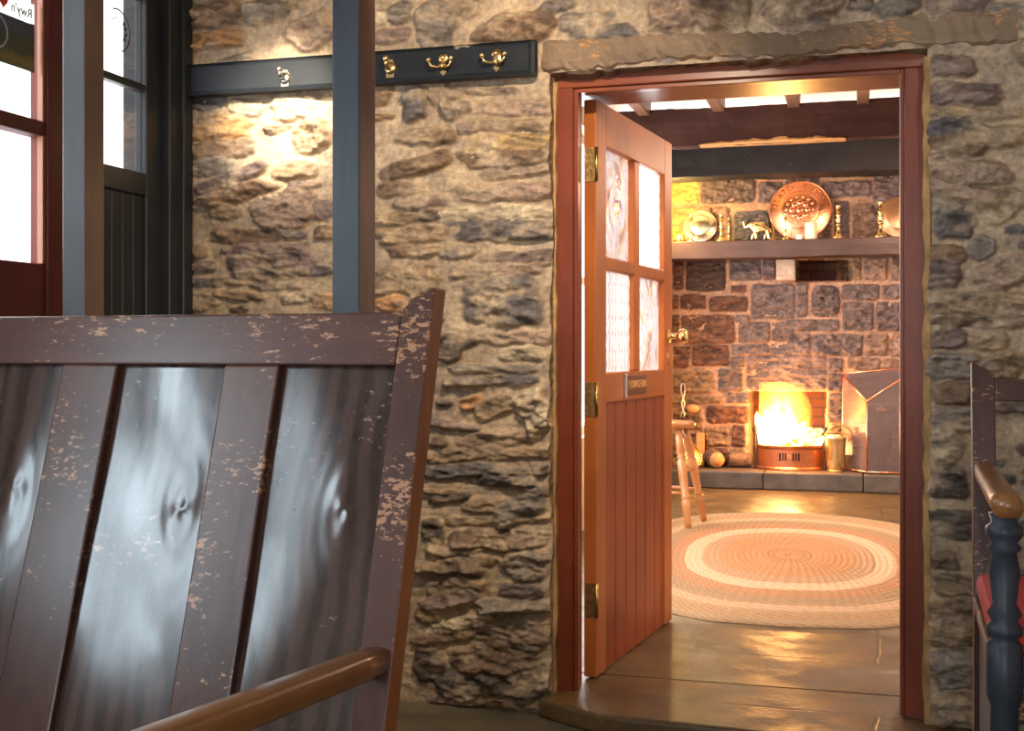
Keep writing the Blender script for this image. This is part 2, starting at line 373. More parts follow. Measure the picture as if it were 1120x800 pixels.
def stone_wall(name, x0, x1, z0, z1, res, y, stones, holes, mortar, m, fill, seed, damp=(), pits=(), flat=1., depth=None, smear=1., wobk=1., protk=1., filler=('tan', 'brown', 'grey', 'purple', 'slate', 'pink')):
    nx = int(round((x1-x0)/res))+1; nz = int(round((z1-z0)/res))+1
    xs = np.linspace(x0, x1, nx); zs = np.linspace(z0, z1, nz)
    X, Z = np.meshgrid(xs, zs, indexing='ij')
    H = smear*(.001+.007*fbm(X, Z, seed, 6, 10, 4)+.005*fbm(X, Z, seed+9, 22, 45, 4))+(1-smear)*.004*fbm(X, Z, seed, 12, 12, 4)
    RS = np.abs(fbm(X, Z+.25*X, seed+90, 7, 55, 4, .55)); RS = 1-RS/RS.max()
    SM = np.clip(.98+1.9*fbm(X, Z, seed+95, 9, 16, 4, .6), 0, 1)*smear+(1-smear)
    base = H.copy()
    col = np.empty((nx, nz, 3)); mv = 1+.35*fbm(X, Z, seed+20, 4, 6, 4)
    col[:] = mortar; col *= mv[..., None]
    occ = np.zeros((nx, nz)); rnd = random.Random(seed)
    W1 = fbm(X, Z, seed+30, 14, 20, 3); W2 = fbm(X, Z, seed+40, 14, 20, 3)
    RG = fbm(X, Z, seed+50, 18, 40, 5, .6); RG2 = fbm(X, Z, seed+60, 9, 12, 4, .55)
    def put(cx, cz, hw, hh, tilt, p, prot, c, wob=.30):
        wob = wob*wobk; prot = prot*protk
        rad = max(hw, hh)*1.6
        i0 = max(0, int((cx-rad-x0)/res)); i1 = min(nx, int((cx+rad-x0)/res)+2); j0 = max(0, int((cz-rad-z0)/res)); j1 = min(nz, int((cz+rad-z0)/res)+2)
        if i1-i0 < 2 or j1-j0 < 2: return
        sl = (slice(i0, i1), slice(j0, j1))
        a = X[sl]-cx; b = Z[sl]-cz; ct, st = math.cos(tilt), math.sin(tilt)
        la = (a*ct+b*st)/hw+W1[sl]*wob; lb = (-a*st+b*ct)/hh+W2[sl]*wob*1.3
        q = (np.abs(la)**p+np.abs(lb)**p)**(1/p)
        s = np.clip((1.06-q)/(.17+.19*smear), 0, 1); s = s*s*(3-2*s)
        tx, tz = rnd.uniform(-.3, .3), rnd.uniform(-.35, .45)
        body = prot*(1+tx*np.clip(la, -1, 1)-tz*np.clip(lb, -1, 1))+prot*flat*.9*RG[sl]+prot*flat*.7*RG2[sl]+smear*.010*(RS[sl]-.8)
        h = base[sl]-.004+s*(body+.006)
        win = (h > H[sl]) & (s > .02)
        H[sl] = np.where(win, h, H[sl])
        k = np.clip((s-.10)/.45, 0, 1)*win*SM[sl]
        cv = (np.array(c)*(1-.10*smear)+np.array(mortar)*.10*smear)*(1+rnd.uniform(-.12, .12))
        var = (1+.55*RG[sl]+.35*RG2[sl]+.9*smear*(RS[sl]-.75))[..., None]
        col[sl] = col[sl]*(1-k[..., None])+cv*var*k[..., None]
        occ[sl] = np.maximum(occ[sl], q < 1.12)
    for s_ in stones: put(*s_)
    for it in range(fill):
        big = it < fill*.35
        hw = rnd.uniform(.05, .12) if big else rnd.uniform(.022, .06); hh = rnd.uniform(.018, .045) if big else rnd.uniform(.010, .022)
        cx = rnd.uniform(x0, x1); cz = rnd.uniform(z0, z1)
        i0 = max(0, int((cx-hw-x0)/res)); i1 = min(nx, int((cx+hw-x0)/res)+1); j0 = max(0, int((cz-hh-z0)/res)); j1 = min(nz, int((cz+hh-z0)/res)+1)
        if i1 <= i0 or j1 <= j0 or occ[i0:i1, j0:j1].mean() > .04: continue
        put(cx, cz, hw, hh, rnd.uniform(-.12, .12), rnd.uniform(2.2, 4), rnd.uniform(.008, .022), PAL[rnd.choice(filler)])
    H += .0035*RG+.002*fbm(X, Z, seed+70, 60, 70, 2)+smear*.004*fbm(X, Z, seed+75, 5, 30, 4)
    for (a0, a1, b0, b1, hmax) in damp:
        w = (X > a0) & (X < a1) & (Z > b0) & (Z < b1); H[w] = np.minimum(H[w], hmax)
    for (cx, cz, hw, hh, d) in pits:
        qx = np.clip(1.1-np.abs(X-cx)/hw, 0, .25)*4; qz = np.clip(1.1-np.abs(Z-cz)/hh, 0, .25)*4
        H -= d*qx*qz
    # ragged edges of the openings
    XX = X.copy()
    keep = np.ones((nx-1, nz-1), bool)
    cxs = (xs[:-1]+xs[1:])/2; czs = (zs[:-1]+zs[1:])/2
    for (a0, a1, b0, b1) in holes:
        keep &= ~(((cxs > a0) & (cxs < a1))[:, None] & ((czs > b0) & (czs < b1))[None, :])
        jag = .012*fbm(X*0+3, Z, seed+80, 1, 9, 4, .6)
        for e in (a0, a1):
            fall = np.clip(1-np.abs(X-e)/.05, 0, 1)*((Z > b0-.05) & (Z < b1+.05)); XX += jag*fall
            ed = np.clip(1-np.abs(X-e)/.012, 0, 1)*((Z > b0) & (Z < b1+.02)); H -= .006*ed
    verts = np.stack([XX, y-H, Z], -1).reshape(-1, 3)
    ii, jj = np.nonzero(keep); a = ii*nz+jj; quads = np.stack([a, a+nz, a+nz+1, a+1], -1)
    cols = np.concatenate([col.reshape(-1, 3), np.ones((nx*nz, 1))], 1)
    if depth:                                                   # reveals of the openings
        for (a0, a1, b0, b1) in holes:
            for e in (a0, a1):
                i = int(np.argmin(np.abs(xs-e))); js = [j for j in range(nz) if b0-res < zs[j] < b1+res]
                o = len(verts); back = np.array([[e, y+depth, zs[j]] for j in js]); mid = np.array([[XX[i, j]*.5+e*.5+.006*RG[i, j], y+.03, zs[j]] for j in js])
                verts = np.concatenate([verts, mid, back]); n = len(js)
                cm = cols[[i*nz+j for j in js]]*.6+np.array([.36, .25, .11, 1])*.4
                cols = np.concatenate([cols, cm, cm])
                qs = []
                for k in range(n-1):
                    f0, f1 = i*nz+js[k], i*nz+js[k+1]
                    qs += [[f0, f1, o+k+1, o+k], [o+k, o+k+1, o+n+k+1, o+n+k]]
                quads = np.concatenate([quads, np.array(qs)])
    me = bpy.data.meshes.new(name)
    me.vertices.add(len(verts)); me.vertices.foreach_set('co', verts.ravel().astype('f'))
    nq = len(quads); me.loops.add(nq*4); me.loops.foreach_set('vertex_index', quads.ravel().astype('i'))
    me.polygons.add(nq); me.polygons.foreach_set('loop_start', np.arange(0, nq*4, 4).astype('i')); me.polygons.foreach_set('loop_total', np.full(nq, 4, 'i'))
    me.polygons.foreach_set('use_smooth', np.ones(nq, bool))
    me.update(calc_edges=True); me.validate()
    at_ = me.color_attributes.new('Col', 'FLOAT_COLOR', 'POINT'); at_.data.foreach_set('color', cols.ravel().astype('f'))
    me.materials.append(m)
    o = bpy.data.objects.new(name, me); C.objects.link(o); return o

YW = 3.65                                   # front face of the bar's stone wall
OX0, OX1, OZ1 = -.92, .187, 1.925           # door opening in it
XL = -2.19                                  # left wall of the bar
ZF = -.06                                   # bar floor (the lounge floor is 0)
def st(px, py, w, h, c, tilt=0, p=3., prot=.018, wob=.30, y=YW):
    if y == YW: w *= 1.10; h *= 1.16
    P = at(px, py, y); A = at(px-w/2, py, y); B = at(px+w/2, py, y); T = at(px, py-h/2, y); D = at(px, py+h/2, y)
    return (P.x, P.z, (B.x-A.x)/2, (T.z-D.z)/2, R(tilt), p, prot, PAL[c], wob)
near = [st(*a) for a in [
 (235,20,74,34,'brown',0,5,.030), (237,45,62,18,'orange',1,6,.034,.1), (290,12,52,30,'grey',8,2.4,.035), (338,34,54,40,'pink',0,2.4,.034), (325,4,40,14,'tan'),
 (268,118,36,20,'grey'), (237,140,72,24,'orange',0,4,.02), (322,118,62,30,'pale',0,2.6,.016), (302,141,32,7,'brown'), (341,149,44,30,'tan',20,2.3,.03),
 (240,163,76,22,'brown',2), (230,183,60,18,'grey'), (323,186,46,20,'tan',5), (250,197,90,16,'purple',18,2.6,.025), (258,213,76,22,'brown',12,2.3,.03),
 (330,203,40,8,'purple'), (310,229,64,40,'pink',8,2.8,.022), (356,229,28,26,'purple'), (238,230,56,18,'tan',-14), (268,258,80,15,'brown',0,4), (318,256,34,9,'slate',-5),
 (355,256,26,15,'brown'), (298,287,92,40,'purple',0,5,.024), (215,276,30,16,'brown'), (221,292,32,13,'purple'), (352,296,26,10,'slate'), (240,309,66,8,'slate'),
 (258,323,56,11,'brown',-10), (325,326,38,12,'pale',6), (356,329,30,16,'orange'), (222,329,34,20,'tan'), (300,313,60,8,'grey'),
 (418,17,24,30,'pale',0,2.3,.03), (439,13,26,26,'grey',0,2.4,.028), (474,28,44,54,'grey',10,2.5,.028), (505,10,34,22,'tan'), (562,30,90,36,'brown',4,2.6,.028),
 (428,40,42,16,'purple',10), (640,22,60,20,'grey',6,2.6), (610,8,40,14,'grey'), (662,35,66,16,'slate',0,4,.012),
 (738,15,62,50,'pink',0,2.3,.042), (792,10,66,44,'brown',0,2.4,.034), (880,8,82,46,'pink',6,2.4,.040), (943,3,32,16,'slate'), (985,6,60,24,'grey',12,2.5,.03), (1052,5,72,30,'purple',8,3,.026), (1105,20,50,30,'grey'),  # first two: lit and darker halves of one boulder, put into colour
 (417,102,24,24,'brown'), (455,113,30,42,'slate',0,2.6,.026), (481,103,22,28,'tan'), (499,116,30,28,'slate',20,2.5,.024), (535,99,66,7,'purple',-3), (562,118,92,20,'pink',-4,4,.014),
 (472,150,66,18,'brown',0,3,.022), (513,140,24,11,'purple'), (560,138,92,14,'tan',-4,4), (558,156,84,16,'gold',-1,4.5,.022), (548,174,96,20,'brown',0,5,.024), (562,190,84,12,'pink',3,3.5),
 (552,211,112,18,'pink',-2,5,.018), (545,233,104,16,'pale',0,4,.014), (546,252,112,22,'slate',-1,5,.024), (500,277,42,14,'slate',10), (562,281,94,12,'purple',2,4,.02), (545,296,112,16,'pink',0,4.5,.018),
 (553,330,84,50,'slate',0,6,.026,.18), (565,370,92,15,'pink',-2,4), (521,371,32,9,'purple',24), (572,387,62,14,'pale',0,4,.018), (494,381,30,30,'dark',24,2.4), (530,404,98,9,'grey'), (533,417,104,10,'slate',2,3.5,.024),
 (455,182,84,20,'brown',14,3,.032,.2), (436,209,56,16,'brown'), (456,222,66,14,'purple'), (430,240,50,14,'tan'), (446,238,38,12,'brown',0,3,.022), (471,236,28,12,'dark'), (450,258,76,20,'tan',4), (452,276,62,12,'brown'), (444,308,74,34,'tan',0,2.8,.02), (430,333,44,16,'orange'),
 (487,441,18,10,'dark'), (516,441,30,14,'orange',8), (545,446,46,18,'tan',16), (588,452,44,54,'pale',18,2.4,.040,.5), (500,466,60,9,'purple',-6), (542,481,86,18,'pink',6), (560,496,112,13,'tan',4,4),
 (497,499,80,12,'tan',6,3.6,.022), (508,514,100,14,'slate',5,3,.026), (560,521,66,18,'slate',-4,3,.026), (592,513,22,16,'dark'), (546,527,40,9,'dark'), (482,534,44,14,'tan'), (528,552,44,18,'tan'),
 (492,544,46,9,'dark',12), (574,551,76,32,'grey',34,3,.03,.4), (540,569,120,9,'tan',4,4), (545,590,104,22,'brown',4,4,.026), (474,585,26,32,'dark',0,2.3,.026), (500,602,56,9,'purple',4), (575,618,56,32,'grey',0,2.6,.028), (514,613,66,14,'tan',4), (492,621,76,10,'tan',2,3.5,.035),
 (570,645,50,16,'purple',0,3), (495,642,66,22,'tan',10,3,.016), (490,656,68,16,'purple',15,3,.028), (560,662,82,15,'grey',3,4.5,.042), (470,672,34,22,'tan',0,2.5), (503,681,70,14,'pale',14,3), (488,696,66,12,'brown',8,3), (540,692,50,34,'tan',0,2.5,.012),
 (578,692,52,34,'pink',0,2.6,.028), (546,720,96,28,'brown',4,3.5,.028), (474,728,36,44,'dark',0,2.5,.02), (562,746,100,28,'dark',5,3.2,.03), (500,750,44,44,'slate',0,2.6,.024), (540,768,120,10,'brown',3,4,.02), (600,735,20,26,'pink'),
 (1043,72,48,22,'purple',0,5,.024), (1052,104,84,22,'purple',-4,4,.028), (1062,124,116,12,'tan',-4), (1040,141,60,18,'slate',-4), (1046,157,64,20,'brown',-16,3,.024), (1090,150,70,26,'tan',-4,2.6), (1056,186,96,28,'pink',-9,4,.026), (1064,213,104,18,'pink',-10,4,.022),
 (1032,229,40,14,'grey'), (1094,226,56,36,'tan',20,2.5,.022), (1040,246,50,24,'slate',-3,5,.024), (1036,277,46,22,'brown',-3,3,.024), (1030,302,44,38,'purple',0,3,.03), (1070,270,28,26,'grey',40,2.6,.024), (1098,300,66,40,'pink',14,3,.026), (1108,252,26,10,'slate'),
 (1072,335,116,26,'tan',-2,4.5,.026), (1062,354,106,11,'brown',-2,4), (1036,372,40,22,'purple'), (1078,372,56,20,'tan'), (1044,402,64,28,'grey',0,4,.026), (1096,400,56,32,'tan',6,2.6,.026), (1043,430,48,22,'brown',0,3.5,.032), (1044,458,56,24,'grey',8,3,.028), (1038,490,38,42,'pale',0,2.8,.038,.45),
 (1040,526,40,30,'dark',0,3,.026), (1040,575,66,32,'dark',0,3.5,.014), (1032,612,32,26,'brown',0,2.6,.026), (1052,640,64,22,'tan',0,4,.034), (1040,664,60,12,'brown',0,4,.03), (1048,692,64,36,'tan',0,3,.03), (1044,732,64,38,'grey',0,3,.03), (1050,775,70,34,'tan',0,3,.03)]]
wb = stone_wall('wall_back', XL, 2.0, ZF-.04, 2.36, .0052, YW, near, [(OX0, OX1, -.2, OZ1)], (.43, .33, .23), M['rubble'], 3400, 11, wobk=1.35, protk=.85,
   damp=[(-2.2, -.94, 1.895, 2.03, .016), (-.96, .44, 1.905, 2.02, .008)], depth=.22)
tag(wb, 'rough rubble stone wall with tan mortar around the doorway', 'wall', kind='structure')

# ------------------------------------------------------------------ room shells
def struct(name, mb, m, label, cat, **kw): return tag(mb.build(name, m, **kw), label, cat, kind='structure')
YB, XR = -2.6, 2.0
struct('floor', MB().box((XL-.1, YB, ZF-.06), (XR, YW+.02, ZF)), M['floor_front'], 'olive brown flagstone floor of the bar in the foreground', 'floor')
struct('trim_1', MB().prism([(-.95, 3.60), (-.74, 3.48), (.1, 3.43), (.75, 3.46), (.75, 3.62), (.187, 3.66), (.187, 3.93), (-.92, 3.93), (-.92, 3.66), (-.94, 3.64)], ZF, 0, 'Z'), M['floor_lounge'], 'worn stone threshold slab under the doorway', 'step', bevel=.012, seg=3)
struct('floor_lounge', MB().box((-1.75, 3.93, -.08), (2.4, 10.6, 0)), M['floor_lounge'], 'polished flagstone floor of the lounge beyond the door', 'floor')
struct('ceiling', MB().box((XL-.1, YB, 2.36), (XR+.1, YW+.3, 2.46)), M['plaster'], 'bar ceiling above the settle', 'ceiling')
struct('wall_right', MB().box((XR, YB, ZF), (XR+.1, YW+.2, 2.36)), M['plaster'], 'plain wall on the right side of the bar', 'wall')
m_ = MB()                                                      # front wall with an added window opening for fill light
for a, b in (((XL, ZF), (-1.1, 2.36)), ((.3, ZF), (XR, 2.36)), ((-1.1, ZF), (.3, .9)), ((-1.1, 2.1), (.3, 2.36))):
    m_.box((a[0], YB-.2, a[1]), (b[0], YB, b[1]))
struct('wall_front', m_, M['plaster'], 'plain wall behind the viewer with an added window opening', 'wall')
# left wall: dark door (3.0-3.62), red window (1.95-2.99), second window further towards the viewer
LW = [((YB, ZF), (.0, 2.36)), ((.0, ZF), (.95, .95)), ((.0, 2.05), (.95, 2.36)), ((.95, ZF), (1.72, 2.36)), ((1.72, ZF), (2.985, .95)), ((1.72, 2.22), (2.985, 2.36)), ((2.985, 2.26), (3.60, 2.36)), ((3.60, ZF), (YW, 2.36))]
m_ = MB()
for a, b in LW: m_.box((XL-.16, a[0], a[1]), (XL, b[0], b[1]))
struct('wall_left', m_, M['plaster'], 'left wall of the bar holding the dark door and red window', 'wall')
# lounge
YC = 9.93; XLL = -1.58; XLR = 2.2; ZC = 2.6
m_ = MB()                                                      # lounge left wall with a bright window
for a, b in (((3.87, 0), (4.05, ZC)), ((9.2, 0), (YC+.1, ZC)), ((4.05, 0), (9.2, .55)), ((4.05, 2.4), (9.2, ZC))): m_.box((XLL-.18, a[0], a[1]), (XLL, b[0], b[1]))
struct('wall_lounge_left', m_, M['plaster'], 'lounge wall with the bright window behind the open door', 'wall')
struct('wall_lounge_right', MB().box((XLR, 3.87, 0), (XLR+.1, YC+.1, ZC)), M['plaster'], 'lounge wall out of sight right of the hearth', 'wall')
struct('wall_lounge_front', MB().box((XLL-.1, 3.85, 0), (OX0, 3.95, ZC)).box((OX1, 3.85, 0), (XLR, 3.95, ZC)).box((OX0, 3.85, 1.95), (OX1, 3.95, ZC)), M['plaster'], 'lounge side of the doorway wall', 'wall')
struct('ceiling_lounge', MB().box((XLL-.1, 3.85, ZC), (XLR+.1, YC+.6, ZC+.08)), M['white'], 'white plaster ceiling of the lounge between the joists', 'ceiling')

# ------------------------------------------------------------------ chimney wall
def cs(x0, y0, x1, y1, c, p=9., prot=.020, wob=.06):
    return st((x0+x1)/2, (y0+y1)/2, (x1-x0)*1.04, (y1-y0)*1.07, c, 0, p, prot, wob, YC)
ch = [cs(*a) for a in [
 (751,285,793,318,'soot_shade'), (737,285,748,316,'redbrown'), (798,285,832,307,'chgrey'), (834,283,848,306,'chgrey'), (800,312,816,320,'redbrown'), (745,323,772,338,'redbrown'), (776,325,817,341,'redbrown'), (736,323,743,338,'redbrown'),  # first stone: shade under the mantel shelf painted as its dark colour
 (822,312,869,348,'chgrey'), (745,345,803,375,'redbrown'), (735,345,743,374,'redbrown'), (804,345,819,353,'chgrey'), (808,353,842,374,'chgrey'), (844,353,868,373,'chgrey'), (737,379,755,388,'redbrown'), (758,378,797,400,'redbrown'), (800,377,841,388,'chgrey'), (843,377,868,388,'chgrey'),
 (737,390,753,402,'redbrown'), (799,391,815,402,'chgrey'), (737,406,781,430,'brown'), (786,404,812,428,'chgrey'), (817,389,903,426,'chgrey',9,.012,.05), (737,434,791,442,'brown'), (796,430,820,441,'chgrey'), (773,445,818,463,'redbrown'), (737,446,768,470,'brown'),
 (771,467,797,488,'brown'), (801,466,816,488,'redbrown'), (771,491,796,512,'redbrown'), (800,491,816,512,'brown'), (737,474,766,512,'brown'),
 (871,309,883,346,'chgrey'), (887,314,918,346,'chgrey',4,.032), (921,312,961,328,'chgrey'), (964,312,992,327,'chgrey'), (921,331,955,361,'chgrey'), (958,331,992,361,'chgrey'), (860,350,916,362,'chgrey'), (888,366,943,389,'chgrey'), (862,366,886,388,'chgrey'), (946,366,970,389,'chtan'), (973,365,994,389,'chtan'),
 (905,392,921,407,'chgrey'), (905,409,921,428,'chgrey'), (926,392,962,404,'chtan'), (964,392,992,404,'chtan'), (906,432,922,462,'chgrey'), (926,408,990,440,'chgrey'), (926,444,990,474,'chgrey'), (908,466,922,512,'brown'), (926,478,990,512,'brown'),
 (945,283,970,306,'chtan'), (974,283,992,306,'chtan'), (921,283,942,306,'brown'),
 (735,198,764,222,'yellow'), (767,195,825,222,'chgrey'), (829,200,855,222,'chgrey'), (858,192,896,222,'chgrey'), (900,199,952,216,'chgrey'), (955,190,992,222,'chgrey'), (735,228,761,245,'orange'), (735,248,775,264,'yellow'), (765,228,778,245,'chtan'), (780,228,799,264,'chtan'), (802,232,842,263,'slate'),  # yellow and orange stones at left have the lamp's light in their colour
 (846,226,882,262,'chtan'), (886,226,910,262,'chtan'), (913,222,929,262,'chgrey'), (933,224,968,262,'chtan'), (972,226,992,262,'chtan'),
 (735,170,790,192,'chtan'), (794,170,850,190,'chgrey'), (855,165,910,187,'chgrey'), (915,165,990,186,'chgrey')]]
rs = random.Random(77); z = .02
while z < 2.55:                                                # the courses carry on to the right of the doorway view
    hh = rs.uniform(.07, .14); x = .37+rs.uniform(0, .06)
    while x < 2.2:
        ww = rs.uniform(.14, .34); ch.append((x+ww/2, z+hh/2, ww/2-.004, hh/2-.004, 0, 9., .02, PAL[rs.choice(['chgrey', 'chgrey', 'chtan', 'brown'])], .06)); x += ww+.012
    z += hh+.012
FL = at(820, 470, YC).x; FR = at(904, 470, YC).x; FT = at(860, 428, YC).z
pt = at(900, 296, YC)
h0_, h1_ = at(872, 307, YC), at(914, 284, YC)
wc = stone_wall('wall_chimney', XLL, XLR, -.02, ZC+.02, .0085, YC, ch, [(FL, FR, -.1, FT), (h0_.x, h1_.x, h0_.z, h1_.z)], (.36, .215, .145), M['chimney'], 500, 31, smear=.0, protk=1.0,
   pits=[(pt.x, pt.z, .21, .085, .20)], depth=.45, flat=1.5, filler=('chgrey', 'chtan', 'brown', 'redbrown'))
tag(wc, 'coursed squared stone chimney wall around the fire', 'wall', kind='structure')
fb = MB().box((FL-.02, YC+.42, 0), (FR+.02, YC+.50, 1.0)).prism([(FL-.02, FT-.005), (FR+.02, FT-.005), (FR+.02, FT+.12), (FL-.02, FT+.12)], YC+.05, YC+.5)
m_, nt, out = nodes('fireback_brick'); b_ = N(nt, 'TexBrick', Scale=1.); b_.inputs['Brick Width'].default_value = .2; b_.inputs['Row Height'].default_value = .075; b_.inputs['Mortar Size'].default_value = .006
b_.inputs['Color1'].default_value = (.20, .07, .04, 1); b_.inputs['Color2'].default_value = (.14, .05, .03, 1); b_.inputs['Mortar'].default_value = (.08, .05, .035, 1)
tcv = coords(nt, (1, 1, 1), rot=(R(90), 0, 0)); nt.links.new(tcv, b_.inputs['Vector']); iv_ = N(nt, 'Math', operation='SUBTRACT'); iv_.inputs[0].default_value = 1; nt.links.new(b_.outputs[1], iv_.inputs[1])
finish(nt, out, b_.outputs[0], .85, 0, bump(nt, iv_.outputs[0], .6, .01)); M['fireback'] = m_
fb.box((h0_.x-.08, YC+.44, h0_.z-.08), (h1_.x+.08, YC+.5, h1_.z+.08)).box((h0_.x-.08, YC+.03, h0_.z-.06), (h1_.x+.08, YC+.5, h0_.z-.004)).box((h0_.x-.08, YC+.03, h1_.z+.004), (h1_.x+.08, YC+.5, h1_.z+.06))
struct('wall_fireback', fb, M['fireback'], 'sooty brick back of the fireplace', 'fireback')
HT = .135                                    # hearth top
struct('floor_firebox', MB().box((FL-.02, YC-.02, 0), (FR+.02, YC+.42, HT)), M['soot_shade'], 'sooty floor of the firebox', 'firebox floor')
hearth = empty('hearth', (0, 9.5, 0), label='raised dark stone hearth slab in front of the fire', cat='hearth')
hl = [XLL+.02, -.72, .02, .30, 1.4]
for i in range(4):
    x0, x1 = hl[i]+.002, hl[i+1]-.002
    MB().box((x0, 0, 0), (x1, YC-.065-9.5, HT)).build('hearth_stone', M['hearth'], hearth, bevel=.012, seg=2)
# corbel
c0 = at(849, 307, YC-.10); c1 = at(870, 281, YC-.10)
tag(MB().box((c0.x, YC-.13, c0.z), (c1.x, YC+.02, 1.792)).build('corbel', M['chimney'], bevel=.012, seg=2), 'pale dressed stone corbel under the mantel shelf', 'corbel')
me = bpy.data.objects['corbel'].data; ca = me.color_attributes.new('Col', 'FLOAT_COLOR', 'POINT')
ca.data.foreach_set('color', np.tile(np.array([.40, .30, .24, 1], 'f'), len(me.vertices)))
# mantel
SZ0, SZ1 = 1.797, 1.932; SY = 9.64
def rough_beam(x0, x1, y0, y1, z0, z1, m, name, label, cat, amp=.012, seed=0, nseg=48, mb=None):
    rs = random.Random(seed); mb = mb or MB(); ring = []
    prof = [(y0, z0), ((y0+y1)/2, z0), (y1, z0), (y1, (z0+z1)/2), (y1, z1), ((y0+y1)/2, z1), (y0, z1), (y0, z0+(z1-z0)*.66), (y0, z0+(z1-z0)*.33)]
    vs = []; ph = [rs.uniform(0, 6) for _ in prof]
    for i in range(nseg+1):
        x = x0+(x1-x0)*i/nseg
        for k, (y, z) in enumerate(prof):
            a = amp*(math.sin(x*3.1+ph[k])*.6+math.sin(x*9+ph[k]*2)*.3+rs.uniform(-.25, .25))
            vs.append((x, y+a*.7, z+a))
    n = len(prof); fs = [(i*n+k, i*n+(k+1) % n, (i+1)*n+(k+1) % n, (i+1)*n+k) for i in range(nseg) for k in range(n)]
    fs += [tuple(range(n-1, -1, -1)), tuple(nseg*n+k for k in range(n))]
    mb.add(vs, fs); o = mb.build(name, m, bevel=.006)
    return tag(o, label, cat)
rough_beam(XLL+.01, 1.9, SY, YC+.03, SZ0, SZ1, M['shelf'], 'mantel_shelf', 'thick dark timber mantel shelf above the fireplace carrying brassware', 'shelf', .004, 3)
rough_beam(XLL+.01, XLR-.01, 9.15, 9.45, 2.372, 2.60, M['beam_black'], 'ceiling_beam', 'black tarred ceiling beam close to the chimney wall', 'beam', .010, 5, 90)
fbm_o = rough_beam(XLL+.01, XLR-.01, 7.35, 7.46, 2.305, 2.53, M['beam_red'], 'ceiling_beam', 'red brown ceiling beam nearer the doorway with lamplit orange split lower edge', 'beam', .010, 8, 90)
rs = random.Random(4); vs = []; n_ = 40
for i in range(n_+1):
    x = at(765, 155, 7.34).x+(at(925, 155, 7.34).x-at(765, 155, 7.34).x)*i/n_
    e = math.sin(PI*i/n_)**.5; hgt = .006+.028*e*(.5+.5*abs(math.sin(i*.33+.4)))*rs.uniform(.6, 1.1)
    vs += [(x, 7.345, 2.298), (x, 7.328, 2.30+hgt*.4), (x, 7.345, 2.30+hgt), (x, 7.40, 2.296), (x, 7.40, 2.305)]
fs = [(i*5+k, i*5+(k+1) % 5, i*5+5+(k+1) % 5, i*5+5+k) for i in range(n_) for k in range(5)]
tag(MB().add(vs, fs+[(4, 3, 2, 1, 0), tuple(n_*5+k for k in range(5))]).build('lamplit_split_edge', M['raw'], fbm_o), 'split lower edge painted in the orange of lamplight')  # orange lamplight under the beam put into the wood colour
for k, px in enumerate((700, 783, 867, 944, 1020)):
    x = at(px, 115, 7.2).x
    o = MB().box((x-.035, 4.0, 2.50), (x+.035, 7.40, 2.598)).build('ceiling_joist', M['joist'], bevel=.006)
    tag(o, ['dark joist seen just above the open door leaf', 'brown joist over the beam, second from the door leaf', 'brown joist near the middle of the doorway head', 'brown joist at the right end of the white ceiling strip', 'joist hidden behind the right door jamb'][k], 'joist', 'joists under the lounge ceiling')

# ------------------------------------------------------------------ lintel, door frame, door
m_ = MB(); rs = random.Random(9); vs = []; nsg = 70
for i in range(nsg+1):
    x = -.945+(.42+.945)*i/nsg; w = lambda a: a*rs.uniform(-1, 1)
    zt = 2.014+.010*math.sin(x*6)+w(.006); zb = 1.930+.007*math.sin(x*11+1)+w(.006)
    vs += [(x, YW+.1, zt), (x, YW-.004+w(.002), zt), (x, YW-.012+w(.005), zt-.02), (x, YW-.017+w(.006), zb+.030), (x, YW-.013+w(.005), zb+.008), (x, YW+.004, zb-.004), (x, YW+.1, zb-.012)]
fs = [(i*7+k, i*7+(k+1) % 7, i*7+7+(k+1) % 7, i*7+7+k) for i in range(nsg) for k in range(7)]+[tuple(range(6, -1, -1)), tuple(nsg*7+k for k in range(7))]
struct('trim_2', m_.add(vs, fs), M['lintel'], 'rough weathered timber lintel set in the stone above the doorway', 'lintel')
FX0, FX1 = -.865, .122; FZ = 1.885; FY0, FY1 = 3.705, 3.835
fr = empty('trim_3', ((FX0+FX1)/2, FY0, ZF), label='red brown wooden door frame in the stone opening', cat='door frame', kind='structure')
def loc_(o): return (lambda v: Vector(v)-Vector(fr.location))
L = loc_(fr)
MB().box((OX0, FY0, ZF), (FX0, FY1, FZ), fn=L).box((FX0, FY0+.0, ZF), (FX0+.0001, FY0+.001, FZ), fn=L).build('jamb', M['frame'], fr, bevel=.004)
MB().box((FX1, FY0, ZF), (OX1-.002, FY1, FZ), fn=L).build('jamb', M['frame'], fr, bevel=.004)
MB().box((OX0, FY0, FZ), (OX1-.002, FY1, FZ+.07), fn=L).build('head', M['frame_x'], fr, bevel=.004)
MB().box((OX0, FY1+.0, FZ+.001), (OX1, 4.0, FZ+.02), fn=L).build('head_lining', M['frame_x'], fr, bevel=.003)
MB().box((FX1+.001, FY1, ZF), (FX1+.02, 4.0, FZ), fn=L).build('jamb_lining', M['frame'], fr, bevel=.003)
MB().box((FX0, FY0+.012, ZF), (FX0+.014, FY0+.055, FZ), fn=L).box((FX1-.012, FY0+.012, ZF), (FX1, FY0+.055, FZ), fn=L).build('stop', M['frame'], fr, bevel=.002)
MB().box((FX0+.014, FY0+.012, FZ-.014), (FX1-.012, FY0+.055, FZ), fn=L).build('stop', M['frame_x'], fr, bevel=.002)
m_ = MB(); rs = random.Random(12); pv = []
for i in range(41):
    z = -.05+1.95*i/40; pv.append((.172+rs.uniform(-.003, .006), z))
poly = [(.19, -.05)]+pv+[(.19, 1.9)]
